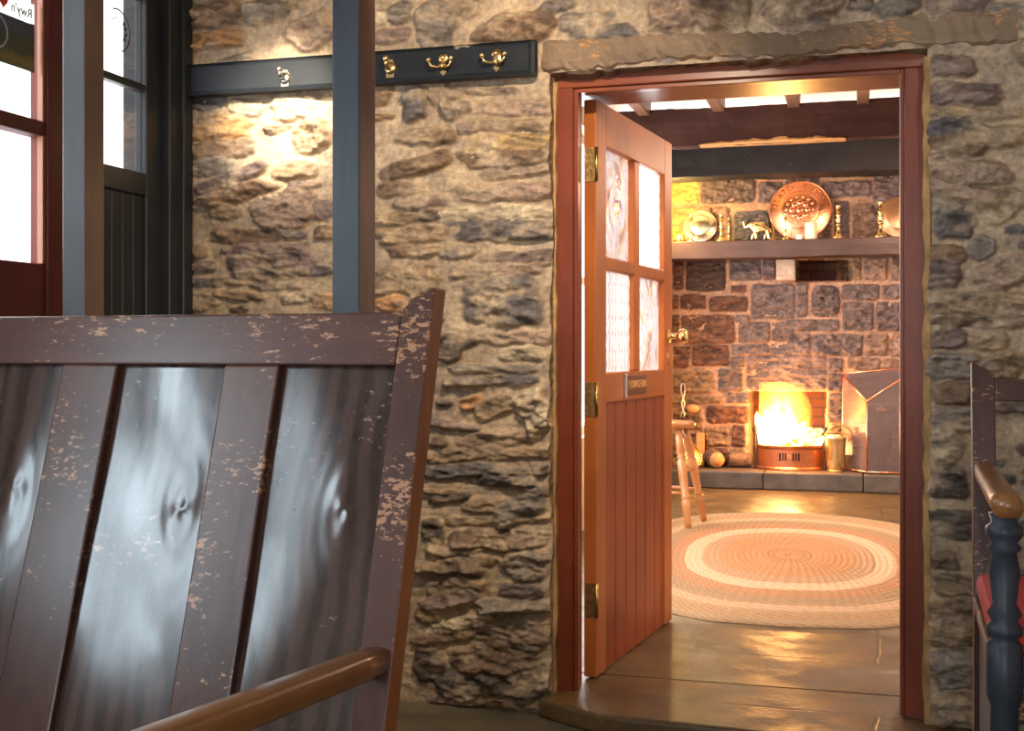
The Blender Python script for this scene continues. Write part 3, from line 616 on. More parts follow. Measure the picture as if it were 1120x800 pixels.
tag(m_.prism([(a-FX1*0, b) for a, b in poly], YW-.001, FY0-.001, 'Y', fn=L).build('plaster_fillet', M['ochre'], fr), 'crumbling plaster fillet painted in the orange light beside the jamb')  # orange light on the reveal put into the plaster colour
m_ = MB(); pv = [(-.912+rs.uniform(-.004, .003), -.05+1.95*i/40) for i in range(41)]
tag(m_.prism([(-.922, -.05)]+pv+[(-.922, 1.9)], YW+.03, FY0-.001, 'Y', fn=L).build('plaster_fillet', M['ochre'], fr), 'narrow yellowish plaster fillet beside the hinge jamb')

p0 = at(652, 700, 3.85); s_ = at(735, 700, 4.767)
ang = math.atan2(s_.y-p0.y, s_.x-p0.x); DW = (Vector((s_.x, s_.y))-Vector((p0.x, p0.y))).length; DH = 1.872
dr = empty('door_1', (p0.x, p0.y, .006), ang, label='open orange varnished door with four figured glass panes and boarded lower half', cat='door', kind='structure')
T = .042; SW = .105
def zpx(py, px=652, y=3.85): return at(px, py, y).z-.006
g0, gm0, gm1, gtop = zpx(412, 660), zpx(292, 660), zpx(272, 660), zpx(148, 660)
g0 = .985; gm0, gm1 = 1.325, 1.37; gtop = 1.735
MB().box((0, 0, 0), (SW, T, DH)).build('hinge_stile', M['door'], dr, bevel=.004)
MB().box((DW-SW, 0, 0), (DW, T, DH)).build('lock_stile', M['door'], dr, bevel=.004)
MB().box((SW, .0005, gtop), (DW-SW, T, DH)).build('top_rail', M['door'], dr, bevel=.003)
MB().box((SW, .0005, .885), (DW-SW, T, g0)).build('lock_rail', M['door'], dr, bevel=.003)
mx = DW*.5
MB().box((mx-.035, .0015, g0), (mx+.035, T-.002, gtop)).build('glazing_bar', M['door'], dr, bevel=.006)
MB().box((SW, .001, gm0), (DW-SW, T-.001, gm1)).build('glazing_bar', M['door'], dr, bevel=.006)
nb = 6; bw = (DW-2*SW)/nb; m_ = MB()
for i in range(nb):
    x0 = SW+i*bw; m_.prism([(x0+.0008, .012), (x0+.005, .007), (x0+bw-.005, .007), (x0+bw-.0008, .012), (x0+bw-.0008, .030), (x0+.0008, .030)], .0, .887, 'Z')
m_.build('board_panel', M['door_b'], dr)
def bullseye(x0, x1, z0, z1):
    n = 44; cx, cz = (x0+x1)/2, (z0+z1)/2; vs = []; fs = []
    for i in range(n+1):
        for j in range(n+1):
            x = x0+(x1-x0)*i/n; z = z0+(z1-z0)*j/n
            r = math.hypot((x-cx)/((x1-x0)*.46), (z-cz)/((z1-z0)*.44))
            b = .012*max(0, 1-r)**.5*(1 if r < 1 else 0)+.0022*math.sin(r*22)*max(0, 1.25-r)+(.008 if r < .16 else 0)
            vs.append((x, .024-b, z))
    for i in range(n):
        for j in range(n): a = i*(n+1)+j; fs.append((a, a+n+1, a+n+2, a+1))
    return MB().add(vs, fs, 0, True)
def ribbed(x0, x1, z0, z1):
    n, k = 60, 70; vs = []; fs = []
    for i in range(n+1):
        for j in range(k+1):
            x = x0+(x1-x0)*i/n; z = z0+(z1-z0)*j/k
            vs.append((x, .024-.003*abs(math.sin((x-x0)*PI/.022))-.0025*abs(math.sin((z-z0)*PI/.048)), z))
    for i in range(n):
        for j in range(k): a = i*(k+1)+j; fs.append((a, a+k+1, a+k+2, a+1))
    return MB().add(vs, fs, 0, True)
for (a, b, c, d, kind) in ((SW, mx-.035, gm1, gtop, 'b'), (mx+.035, DW-SW, gm1, gtop, 'r'), (SW, mx-.035, g0, gm0, 'r'), (mx+.035, DW-SW, g0, gm0, 'b')):
    o = (bullseye if kind == 'b' else ribbed)(a, b, c, d).build('glass_pane', M['swirl'] if kind == 'b' else M['rib'], dr)
    tag(o, 'pane of bullseye glass' if kind == 'b' else 'pane of ribbed glass')
for z in (1.66, .90, .25):
    MB().box((-.003, .004, z-.055), (.0005, T-.004, z+.055)).tube([(-.004, -.003, z-.055), (-.004, -.003, z+.055)], .006, 10).build('hinge', M['brass_old'], dr)
kx = DW-.052; kz = zpx(368, 735, 4.767)
kb = MB().lathe([(.026, 0), (.026, .004), (.013, .008), (.010, .03), (.013, .038), (.026, .046), (.030, .058), (.026, .072), (.012, .078)], (kx, 0, kz), 20, (0, -1, 0)).build('door_knob', M['brass'], dr)
MB().lathe([(.026, 0), (.026, .004), (.013, .008), (.010, .03), (.013, .038), (.026, .046), (.030, .058), (.012, .072)], (kx, T, kz), 16, (0, 1, 0)).build('door_knob', M['brass'], dr)
MB().prism([(kx+.012*math.cos(a*PI/8), kz-.085+.030*math.sin(a*PI/8)) for a in range(16)], -.004, .0, 'Y').build('keyhole_plate', M['brass'], dr)
sx = SW+.30*(DW-2*SW)
sg = MB().box((sx, -.006, .905), (sx+.235, .001, .972)).build('name_plate', mat_wood('dark_name_plate', (.12, .022, .014), (.20, .045, .022), 'X', .3), dr, bevel=.002)
tag(sg, 'dark red plate with gilt lettering')
text_mesh('lettering', 'LOUNGE BAR', .040, .0012, mat_plain('gilt', (.80, .45, .16), .4, .3, .05), sg, (sx+.122, -.0075, .938), (R(90), 0, 0), scale=(.84, 1, 1))
MB().box((sx-.022, -.010, .893), (sx-.010, .001, .978)).build('plate_bracket', M['steel'], dr, bevel=.002)

# ------------------------------------------------------------------ coat rail
cr = empty('coat_rail', (-1.56, YW-.036, 1.963), label='black painted coat rail with brass hooks along the stone wall', cat='coat rail')
MB().box((-.60, -.010, -.048), (.60, .012, .048)).build('board', M['rail'], cr, bevel=.003)
MB().prism([(-.026, -.053), (-.010, -.050), (-.014, -.040), (-.009, -.036), (.012, -.036), (.012, -.053)], -.603, .603, 'X').build('moulding', M['rail'], cr)
MB().prism([(-.018, .053), (-.010, .051), (-.012, .045), (.012, .042), (.012, .053)], -.603, .603, 'X').build('moulding', M['rail'], cr)
MB().prism([(.578, -.010), (.590, -.018), (.600, -.012), (.603, .012), (.578, .012)], -.05, .05, 'Z').build('end_bead', M['rail'], cr)
def hook_bm(v):
    m_ = MB(); bk = None
    m_.lathe([(.017, 0), (.017, .004), (.010, .007)], (0, -.010, .018), 18, (0, -1, 0)) if v else m_.lathe([(.020, 0), (.020, .006), (.008, .010)], (0, -.010, .0), 18, (0, -1, 0))
    if v == 0:
        m_.prism([(-.012, -.03), (.012, -.03), (.017, .012), (.008, .028), (-.008, .028), (-.017, .012)], -.016, -.009, 'Y')
        m_.tube([(0, -.014, .0), (0, -.035, -.004), (0, -.05, .006), (0, -.052, .018)], [.008, .007, .006, .006], 8); m_.ball((0, -.052, .022), .010)
        return m_
    m_.ball((0, -.018, .018), .009)
    m_.tube([(0, -.012, .012), (0, -.022, -.006), (0, -.022, -.02)], [.006, .007, .004], 8)
    for sgn in (-1, 1):
        m_.tube([(0, -.018, -.002), (sgn*.014, -.03, -.014), (sgn*.030, -.042, -.012), (sgn*.036, -.046, .002)], [.006, .005, .005, .004], 8); m_.ball((sgn*.037, -.046, .007), .008)
    m_.prism([(-.011, -.026), (0, -.038), (.011, -.026), (.006, -.021), (-.006, -.021)], -.014, -.009, 'Y')
    if v == 2:
        m_.ball((.006, -.018, .0), .020, sq=(.9, .5, 1.25))
    return m_
for px, py, v in ((312, 86, 0), (427, 75, 0), (485, 70, 1), (543, 65, 2)):  # the hooks screwed along the rail
    p = at(px, py, YW-.045)
    tag(hook_bm(v).build('coat_hook', M['brass'] if px > 400 else M['pewter'], cr, (p.x-cr.location.x, .003, p.z-cr.location.z)), 'brass hook' if px > 400 else 'dull pale hook')

# ------------------------------------------------------------------ timber posts behind the settle
for (px0, px1, py, Z, side, w, mats, label) in ((68, 97, 200, 2.55, .062, .058, ('post', 'post_lit_side'), 'grey painted square post in front of the red window'), (363, 396, 200, 2.55, .075, .064, ('post_dark', 'post_dark_lit_side'), 'blue black square post in front of the coat rail')):
    a = atz(px0, py, Z)
    o = MB()
    o.box((0, 0, ZF), (w, side, 2.36), 0)
    ob = o.build('timber_post', [M[mats[0]], M[mats[1]]], loc=(a.x, a.y, 0), rot=(0, 0, R(-5)), bevel=.003)
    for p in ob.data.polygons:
        if p.normal.x > .9: p.material_index = 1  # right face in brown: warm light painted into its colour
    tag(ob, label, 'post')

# ------------------------------------------------------------------ settles
def board(x0, x1, z0, z1, sh, seed):
    rs = random.Random(seed*7+3); nx, nz = 44, 150; vs = []; fs = []
    kn = [(x0+(x1-x0)*(.70 if seed % 4 else .78), z0+(z1-z0)*rs.uniform(.60, .68), .55)]
    p1, p2 = rs.uniform(0, 6), rs.uniform(0, 6)
    for i in range(nx+1):
        for j in range(nz+1):
            x = x0+(x1-x0)*i/nx; z = z0+(z1-z0)*j/nz
            h = .0016*math.sin(x*24+p1+2.2*math.sin(z*5+p2))+.0010*math.sin(z*9+x*12+p2)
            for kx, kz, g in kn:
                rr = math.hypot((x-kx)/.022, (z-kz)/.055); th = math.atan2(z-kz, x-kx); h += g*(.0042*math.exp(-rr*rr*.55)*(1+.5*math.sin(th*2+p1))+.0010*math.sin(rr*6.+1.5*math.sin(th+p2))*math.exp(-rr*.9)*min(1, rr))
            vs.append(sh(Vector((x, .017-h, z))))
    n = nz+1
    for i in range(nx):
        for j in range(nz): a = i*n+j; fs.append((a, a+n, a+n+1, a+1))
    mb = MB().add(vs, fs, 0, True)
    return mb.prism([(x0, z0), (x1, z0), (x1, z1), (x0, z1)], .024, .030, 'Y', fn=sh)
def make_settle(name, loc, rz, L, muntins, zr0, zr1, ear, zseat, zarm, arm_len, seat_len, rise, sw, rec, zref, label, cat, solid=True, cushion=False, turned=False):
    """local x runs along the back, 0 at the left end; y back; front face of the back at y=(z-zref)*rec"""
    o = empty(name, loc, rz, label=label, cat=cat)
    sh = lambda v: Vector((v[0], v[1]+(v[2]-zref)*rec if v[2] > zseat-.06 else v[1]+(zseat-.06-zref)*rec, v[2]))
    def P(n, mb, m, par=o, **kw): return mb.build(n, m, par, **kw)
    for s in (0, 1):
        x_in, x_out = (sw, 0) if s == 0 else (L-sw, L)
        d = 1 if s else -1
        pf = [(x_in, zseat-.06), (x_in, zr1+.004), (x_in+d*sw*.10, zr1+.010), (x_in+d*sw*.35, zr1+.026), (x_in+d*sw*.6, ear-.014), (x_in+d*sw*.82, ear-.003), (x_out-d*.004, ear), (x_out, ear-.006), (x_out, zseat-.06)]
        mb = MB().prism(pf, 0, .050, 'Y', 0, None, sh).box((min(x_in, x_out), 0, ZF), (max(x_in, x_out), .050, zseat-.058), fn=sh)
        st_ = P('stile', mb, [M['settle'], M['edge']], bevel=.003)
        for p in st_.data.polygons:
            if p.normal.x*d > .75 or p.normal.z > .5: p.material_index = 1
    P('top_rail', MB().prism([(sw, zr0), (L-sw, zr0), (L-sw, zr1), (sw, zr1)], .0, .036, 'Y', fn=sh), M['settle_x'], bevel=.004)
    P('bottom_rail', MB().prism([(sw, zseat-.02), (L-sw, zseat-.02), (L-sw, zseat+.06), (sw, zseat+.06)], .0, .034, 'Y', fn=sh), M['settle_x'], bevel=.003)
    if solid:
        edges = [sw]+[e for mu in muntins for e in mu]+[L-sw]
        for (a, b) in muntins:
            P('muntin', MB().prism([(a, zseat+.06), (b, zseat+.06), (b, zr0), (a, zr0)], .001, .032, 'Y', fn=sh), M['settle'], bevel=.004)
        for i in range(0, len(edges), 2):
            a, b = edges[i]-.004, edges[i+1]+.004
            P('back_panel', board(a, b, zseat+.055, zr0+.006, sh, i), M['panel'])
    yb = (zseat-.06-zref)*rec
    fy = yb-seat_len
    P('seat', MB().box((.0, fy+.02, zseat-.035), (L, yb+.02, zseat)), M['settle_x'], bevel=.006)
    P('apron', MB().box((sw, fy+.05, zseat-.13), (L-sw, fy+.075, zseat-.035)), M['settle_x'], bevel=.004)
    for x in (0, L-.055):
        ya = (zarm-zref)*rec; za = zarm
        # arm: rounded bar
        c = [(x-.001, -.5), (x+.056, -.5)]
        pts = [Vector((x+.0275, ya+.012-(arm_len+.02)*k/8, za+rise*k/8)) for k in range(9)]
        vs = []; fs = []; seg = 16
        for i, p in enumerate(pts):
            k = i/8; w = .027*(.82+.18*math.sin(min(1, k*4)*PI/2)); h = .021
            for q in range(seg):
                t = 2*PI*q/seg; cx = math.copysign(abs(math.cos(t))**.6, math.cos(t)); sz = math.copysign(abs(math.sin(t))**.6, math.sin(t))
                vs.append((p.x+w*cx, p.y, p.z+h*sz))
        for i in range(8):
            for q in range(seg): fs.append((i*seg+q, i*seg+(q+1) % seg, (i+1)*seg+(q+1) % seg, (i+1)*seg+q))
        fs += [tuple(range(seg-1, -1, -1)), tuple(8*seg+q for q in range(seg))]
        P('armrest', MB().add(vs, fs, 0, True), M['arm'])
        e = pts[7]
        if turned:
            hh = e.z-.02-ZF
            prof = [(.026, 0), (.026, .08), (.018, .10), (.024, .16), (.030, .24), (.026, zseat-ZF-.10), (.034, zseat-ZF-.08), (.034, zseat-ZF+.02), (.024, zseat-ZF+.03), (.034, zseat-ZF+.04), (.034, zseat-ZF+.055), (.024, zseat-ZF+.065), (.033, zseat-ZF+.08), (.022, zseat-ZF+.10), (.030, zseat-ZF+.16), (.022, hh-.08), (.033, hh-.07), (.024, hh-.06), (.035, hh-.045), (.035, hh-.03), (.024, hh-.02), (.03, hh-.002)]
            P('arm_post', MB().lathe(prof, (e.x, e.y, ZF), 20), M['post_dark'])
        else:
            P('arm_post', MB().box((e.x-.022, e.y-.022, ZF), (e.x+.022, e.y+.022, e.z-.015)), M['settle'], bevel=.005)
        if turned:
            P('end_panel', MB().box((x+.012, fy+.06, ZF+.06), (x+.034, yb+.0, zseat-.036)), M['black'], bevel=.003)
    if cushion:
        m_ = MB(); m_.box((.004, fy+.02, zseat+.001), (L-.06, yb-.015, zseat+.06))
        P('seat_cushion', m_, M['red_cloth'], bevel=.02, seg=3)
    return o
A = atz(432, 400, 2.0); RZ = R(-3)
e1 = Vector((math.cos(RZ), math.sin(RZ)))
def along(px):                               # distance along the settle back of a pixel column at the rail's lower edge
    u = (px-CX)/F; d = Vector((VV[0]+u*RV[0], VV[1]+u*RV[1])); n = Vector((-e1.y, e1.x)); t = n.dot(Vector((A.x, A.y)))/n.dot(d)
    return (d*t-Vector((A.x, A.y))).dot(e1)
SWD = .056; LEN = 1.22; off = LEN-SWD       # A is at local x = LEN-SWD
mus = [(off+along(245), off+along(305)), (off+along(68), off+along(128))]
per = along(245)-along(68); mus.append((mus[1][0]-per*1.02, mus[1][1]-per*1.02)); mus = [m for m in mus if m[0] > .06]; mus.sort()
org = Vector((A.x, A.y))-e1*off
make_settle('high_back_settle', (org.x, org.y, 0), RZ, LEN, mus, A.z, 1.126, 1.168, .36, .585, .68, .46, .052, SWD, .296, A.z,
   'large dark worn settle with panelled back filling the left foreground', 'settle')
B = atz(1063, 470, 3.02); RZ2 = R(-2)
make_settle('high_back_settle', (B.x, B.y, 0), RZ2, 1.35, [], .937, .992, 1.036, .47, .768, .74, .60, .0, .055, .20, B.z,
   'second settle with red seat cushion at the right edge', 'settle', solid=False, cushion=True, turned=True)

# ------------------------------------------------------------------ dark door and red window in the left wall
XO = XL-.11
d2 = empty('door_2', (XL, 3.3, ZF), label='black boarded door with two glass panes in the left corner', cat='door', kind='structure')
L2 = lambda v: Vector(v)-d2.location
MB().box((XL-.16, 3.515, ZF), (XL+.02, 3.60, 2.26), fn=L2).box((XL-.02, 3.575, ZF), (XL+.035, 3.632, 2.36), fn=L2).build('jamb', M['black'], d2, bevel=.006)
MB().box((XL-.06, 2.985, ZF), (XL+.02, 3.02, 2.26), fn=L2).build('jamb', M['black'], d2, bevel=.004)
MB().box((XL-.06, 3.43, ZF+.01), (XL-.012, 3.513, 2.255), fn=L2).build('lock_stile', M['black'], d2, bevel=.006)
MB().box((XL-.06, 3.022, ZF+.01), (XL-.012, 3.08, 2.255), fn=L2).build('hinge_stile', M['black'], d2, bevel=.004)
MB().box((XL-.055, 3.08, 1.56), (XL-.014, 3.43, 1.632), fn=L2).build('lock_rail', M['black'], d2, bevel=.004)
MB().box((XL-.05, 3.08, 1.894), (XL-.018, 3.43, 1.918), fn=L2).build('glazing_bar', M['black'], d2, bevel=.003)
MB().box((XL-.055, 3.08, 2.19), (XL-.014, 3.43, 2.255), fn=L2).build('top_rail', M['black'], d2, bevel=.003)
m_ = MB()
for i in range(6):
    y0 = 3.08+i*.0583; m_.prism([(y0+.001, XL-.036), (y0+.007, XL-.026), (y0+.051, XL-.026), (y0+.0573, XL-.036)], ZF+.02, 1.56, 'Z', fn=lambda v: L2((v.y, v.x, v.z)))
m_.build('board_panel', M['black'], d2)
for z0, z1 in ((1.632, 1.894), (1.918, 2.19)):
    MB().box((XL-.036, 3.08, z0), (XL-.032, 3.43, z1), fn=L2).build('glass_pane', M['glass'], d2)
# round sticker on the upper pane
c = atx(127, 33, XL-.036)
stk = empty('window_sticker', (XL-.0315, c.y, c.z), label='round sticker outlined in dark ink on the black door pane', cat='sticker')
m_ink = mat_plain('sticker_ink', (.05, .05, .06), .6); m_pale = mat_plain('sticker_pale', (.80, .74, .66), .6)
def ringm(r0, r1, a0, a1, n=40, x0=0, x1=.001):
    m_ = MB(); vs = []
    for i in range(n+1):
        a = a0+(a1-a0)*i/n; vs += [(x0, r0*math.cos(a), r0*math.sin(a)), (x0, r1*math.cos(a), r1*math.sin(a)), (x1, r1*math.cos(a), r1*math.sin(a)), (x1, r0*math.cos(a), r0*math.sin(a))]
    fs = [(i*4+k, i*4+(k+1) % 4, i*4+4+(k+1) % 4, i*4+4+k) for i in range(n) for k in range(4)]
    return m_.add(vs, fs+[(3, 2, 1, 0), tuple(n*4+k for k in range(4))])
ringm(.062, .068, R(-70), R(110)).build('outer_ring', m_ink, stk)
ringm(.036, .039, R(-60), R(150)).build('inner_ring', m_ink, stk)
for a in (R(40), R(20), R(-8), R(-30)): 
    MB().box((0, .044*math.cos(a)-.004, .044*math.sin(a)-.007), (.001, .044*math.cos(a)+.006, .044*math.sin(a)+.005)).build('mark', m_ink, stk)
# red window
w1 = empty('window_1', (XL, 2.35, .95), label='dark red framed window with glazing bars at the left edge', cat='window', kind='structure')
L3 = lambda v: Vector(v)-w1.location
ya = atx(49, 200, XL).y; yb_ = atx(71, 200, XL).y
MB().box((XL-.05, ya, .95), (XL+.012, 2.985, 2.22), fn=L3).build('jamb', M['red'], w1, bevel=.005)
MB().box((XL-.016, ya-.012, 1.305), (XL+.003, ya+.001, 2.16), fn=L3).build('sunlit_bead', M['edge'], w1, bevel=.002)  # orange strip added to paint sunlight on the red reveal
MB().box((XL-.14, 1.72, .95), (XL+.012, 1.80, 2.22), fn=L3).build('jamb', M['red'], w1, bevel=.005)
MB().box((XL-.14, 1.80, .95), (XL+.012, ya, 1.03), fn=L3).box((XL-.10, 1.80, 1.03), (XL+.002, ya, 1.305), fn=L3).build('bottom_rail', M['red'], w1, bevel=.005)
MB().box((XL-.02, 1.70, 1.03), (XL+.09, ya+.12, 1.065), fn=L3).build('sill', M['red'], w1, bevel=.005)
MB().box((XL-.05, 1.80, 1.660), (XL+.004, ya, 1.702), fn=L3).build('glazing_bar', M['red'], w1, bevel=.004)
MB().box((XL-.05, 2.28, 1.305), (XL+.004, 2.32, 2.16), fn=L3).build('glazing_bar', M['red'], w1, bevel=.004)
MB().box((XL-.14, 1.80, 2.16), (XL+.012, ya, 2.22), fn=L3).build('top_rail', M['red'], w1, bevel=.004)
XG = XL-.016
for a, b in ((1.80, 2.28), (2.32, ya)):
    for z0, z1 in ((1.305, 1.660), (1.702, 2.16)):
        MB().box((XG-.004, a, z0), (XG, b, z1), fn=L3).build('glass_pane', M['glass'], w1)
q0 = atx(37, 27, XG); q1 = atx(37, 80, XG)
ytop = min(q0.y, ya-.004)
m_, nt, out = nodes('translucent_paper'); t_ = N(nt, 'BsdfTranslucent'); t_.inputs[0].default_value = (.9, .88, .84, 1); d_ = N(nt, 'BsdfDiffuse'); d_.inputs[0].default_value = (.85, .83, .8, 1); x_ = N(nt, 'MixShader', Fac=.6)
nt.links.new(d_.outputs[0], x_.inputs[1]); nt.links.new(t_.outputs[0], x_.inputs[2]); nt.links.new(x_.outputs[0], out.inputs[0]); M['paper'] = m_
sk = empty('window_sticker', (XG+.0005, ytop, q0.z), label='white sticker with red heart and reversed lettering at top of the red window', cat='sticker')
MB().box((0, -.42, 0), (.0015, 0, .055)).build('sheet', M['paper'], sk)
# lettering is seen from behind, so it reads mirrored
tm = text_mesh('lettering', "Rwy'n", .036, .0004, mat_plain('sticker_black', (.02, .02, .02), .6), sk, (.0022, -.010, .024), (R(90), 0, R(-90)), align='LEFT')
hpts = []
for i in range(32):
    t = 2*PI*i/32; hpts.append((-.128+.0011*16*math.sin(t)**3, .030+.0011*(13*math.cos(t)-5*math.cos(2*t)-2*math.cos(3*t)-math.cos(4*t))))
MB().prism(hpts, .0016, .0026, 'X').build('heart', mat_plain('sticker_red', (.65, .04, .04), .6), sk)
sk2 = empty('window_sticker', (XG+.0005, ytop, q1.z), label='dark green landscape sticker below the white one on the red window', cat='sticker')
m_, nt, out = nodes('landscape_print'); v = coords(nt); sp = N(nt, 'SeparateXYZ'); nt.links.new(v, sp.inputs[0])
nz_ = noise(nt, v, 18, 5); ad = N(nt, 'Math', operation='MULTIPLY_ADD'); nt.links.new(nz_, ad.inputs[0]); ad.inputs[1].default_value = .05; nt.links.new(sp.outputs[2], ad.inputs[2])
mr = N(nt, 'MapRange'); nt.links.new(ad.outputs[0], mr.inputs[0]); mr.inputs[1].default_value = .02; mr.inputs[2].default_value = .155
col = ramp(nt, mr.outputs[0], [(.0, (.10, .09, .05)), (.2, (.16, .13, .03)), (.35, (.035, .05, .02)), (.7, (.025, .04, .03)), (.8, (.03, .05, .09))])
finish(nt, out, col, .5)
MB().box((0, -.42, 0), (.0015, 0, q0.z-q1.z-.002)).build('sheet', m_, sk2)
cc = ringm(.040, .046, 0, 2*PI); cc.build('ring', mat_plain('sticker_grey', (.3, .33, .36), .5), sk2, (.0016, -.155, .08))
# outside
struct('wall_outside', MB().box((-5.2, -3, -.5), (-5.0, 7.5, 4.5)), M['outwall'], 'whitewashed wall outside the bar windows', 'wall')
op = atx(153, 60, -2.75); op2 = atx(168, 60, -3.0)
struct('trim_4', MB().box((-2.75, op.y, -.3), (-2.42, op.y+.3, 3.2)), M['bluegrey'], 'blue grey pier of the porch outside the black door', 'pier')
# daylight windows out of the picture
def window(name, a, b, axis, m, label, nv=2):
    w = empty(name, a, label=label, cat='window', kind='structure'); t = .05; mb = MB()
    (x0, y0, z0), (x1, y1, z1) = a, b
    f = lambda v: Vector(v)-Vector(a)
    if axis == 'x':
        for y in [y0, y1-t]+[y0+(y1-y0)*k/nv-t/2 for k in range(1, nv)]: mb.box((x0, y, z0), (x1, y+t, z1), fn=f)
        for z in (z0, z1-t, (z0+z1)/2): mb.box((x0, y0, z), (x1, y1, z+t), fn=f)
    else:
        for x in [x0, x1-t]+[x0+(x1-x0)*k/nv-t/2 for k in range(1, nv)]: mb.box((x, y0, z0), (x+t, y1, z1), fn=f)
        for z in (z0, z1-t, (z0+z1)/2): mb.box((x0, y0, z), (x1, y1, z+t), fn=f)
    mb.build('sash', m, w)
    return w
window('window_2', (XL-.12, .0, .95), (XL-.06, .95, 2.05), 'x', M['red'], 'bar window beside the viewer')
window('window_3', (-1.1, YB-.12, .9), (.3, YB-.06, 2.1), 'y', M['red'], 'unseen bar window added behind the viewer for fill light', 3)
window('window_4', (XLL-.14, 4.05, .55), (XLL-.08, 9.2, 2.4), 'x', M['white'], 'lounge window seen only through the door glass', 4)

# ------------------------------------------------------------------ lounge things
# rug
ctr = atz(862, 605, 6.3); RA, RB = .92, 1.67
bands = [(0, .38, (.40, .20, .09)), (.38, .46, (.40, .24, .13)), (.46, .58, (.50, .35, .22)), (.58, .68, (.38, .20, .10)), (.68, .76, (.34, .22, .12)), (.76, .84, (.48, .32, .19)), (.84, .92, (.36, .23, .12)), (.92, 1.01, (.38, .26, .15))]
nr, nth, sub_ = 30, 420, 4; vs = []; fs = []; cl = []; rs = random.Random(2)
ringcol = []
for k in range(nr):
    r = (k+.5)/nr; c = next(b[2] for b in bands if b[0] <= r < b[1]); j = rs.uniform(.92, 1.08); ringcol.append((c[0]*j*.97, c[1]*j*.88, c[2]*j*.80))
vs.append((0, 0, .014)); cl.append(ringcol[0])
for i in range(1, nr*sub_+1):
    r = i/(nr*sub_); k = min(nr-1, int((i-.5)/sub_)); ph = (i % sub_)/sub_
    for t in range(nth):
        a = 2*PI*t/nth; z = .004+.007*abs(math.sin(PI*i/sub_))**.6*(.78+.22*math.sin(a*(20+110*r)+(PI/2)*(i % sub_)+k*2))
        if i == nr*sub_: z = .001
        wob = 1+.004*math.sin(a*9)+.003*math.sin(a*23)
        se = lambda v: math.copysign(abs(v)**.84, v)
        vs.append((RA*r*se(math.cos(a))*wob, RB*r*se(math.sin(a))*wob, z))
        f = 1+.14*math.sin(a*(20+110*r)+k*2)+rs.uniform(-.07, .07); cl.append(tuple(x*f for x in ringcol[k]))
for t in range(nth): fs.append((0, 1+t, 1+(t+1) % nth))
for i in range(nr*sub_-1):
    for t in range(nth):
        a = 1+i*nth; fs.append((a+t, a+nth+t, a+nth+(t+1) % nth, a+(t+1) % nth))
me = bpy.data.meshes.new('braided_rug'); me.from_pydata(vs, [], fs); me.materials.append(M['rug']); me.polygons.foreach_set('use_smooth', [True]*len(fs))
ca = me.color_attributes.new('Col', 'FLOAT_COLOR', 'POINT'); ca.data.foreach_set('color', np.c_[np.array(cl), np.ones(len(cl))].ravel().astype('f'))
rug = bpy.data.objects.new('braided_rug', me); C.objects.link(rug); rug.location = (ctr.x, ctr.y, .001); rug.rotation_euler = (0, 0, R(3.5))
tag(rug, 'large oval braided rug in orange and cream rings on the lounge floor', 'rug')

# stool
sp_ = atz(733, 462, 7.45); SH = .625
stool = empty('bar_stool', (sp_.x, sp_.y, .012), R(-9), label='honey wooden stool with turned legs half hidden behind the open door', cat='stool')
MB().lathe([(.10, SH-.045), (.140, SH-.04), (.152, SH-.028), (.154, SH-.012), (.146, SH-.002), (.12, SH), (.02, SH-.004)], seg=32).build('seat', M['stool'], stool)
for k in range(4):
    a = PI/4+k*PI/2; d = Vector((math.cos(a), math.sin(a), 0)); tp = d*.105+Vector((0, 0, SH-.04)); ft = d*.235+Vector((0, 0, .0))
    ax = tp-ft; ln = ax.length
    pr = [(ra*1.3, hh_) for ra, hh_ in [(.013, .002), (.016, .03), (.019, .12), (.022, .16), (.016, .17), (.022, .18), (.017, .19), (.020, .30), (.022, .40), (.016, .412), (.022, .425), (.016, .438), (.021, .45), (.018, .52), (.015, ln)]]
    MB().lathe(pr, ft, 14, ax).build('leg', M['stool'], stool)
for h, offs in ((.20, 0), (.33, 1)):
    r = .235-(.13)*h/(SH-.04)
    for k in range(2):
        a0 = PI/4+(k*2+offs)*PI/2; a1 = a0+PI/2
        p, q = Vector((r*math.cos(a0), r*math.sin(a0), h)), Vector((r*math.cos(a1), r*math.sin(a1), h)); mm = (p+q)/2
        MB().tube([p, p.lerp(q, .25), mm, p.lerp(q, .75), q], [.009, .011, .014, .011, .009], 10).build('stretcher', M['stool'], stool)

# fire
BW = at(864, 500, 9.8); bx0, bx1 = at(827, 500, 9.72).x, at(900, 500, 9.72).x; bc = (bx0+bx1)/2; bh = (bx1-bx0)/2
basket = empty('fire_grate', (bc, 9.80, HT), label='bowed copper coloured fire grate front with pierced slots', cat='fire grate')
vs = []; fs = []; zs_ = [0, .012, .020, .026, .16, .166, .175, .19, .196]; ys_ = [-.012, -.014, -.006, 0, 0, -.006, -.014, -.016, 0]; nn_ = 36
def bow(t, extra=0): return (t*bh, -.125*(1-t*t)-extra)
slots = [(-.30, -.245), (-.215, -.16), (-.13, -.075), (.10, .155), (.185, .24), (.27, .325)]
ts = sorted(set([-1+2*i/nn_ for i in range(nn_+1)]+[e for s in slots for e in s]+[-.035, .045]))
for t in ts:
    x, y = bow(t)
    for z, yy in zip([0, .012, .020, .026, .075, .135, .16, .166, .175, .19, .196], [-.012, -.014, -.006, 0, 0, 0, 0, -.006, -.014, -.016, 0]): vs.append((x, y+yy, z))
K = 11
for i in range(len(ts)-1):
    tm_ = (ts[i]+ts[i+1])/2
    for k in range(K-1):
        if k == 4 and any(a < tm_ < b for a, b in slots): continue
        fs.append((i*K+k, (i+1)*K+k, (i+1)*K+k+1, i*K+k+1))
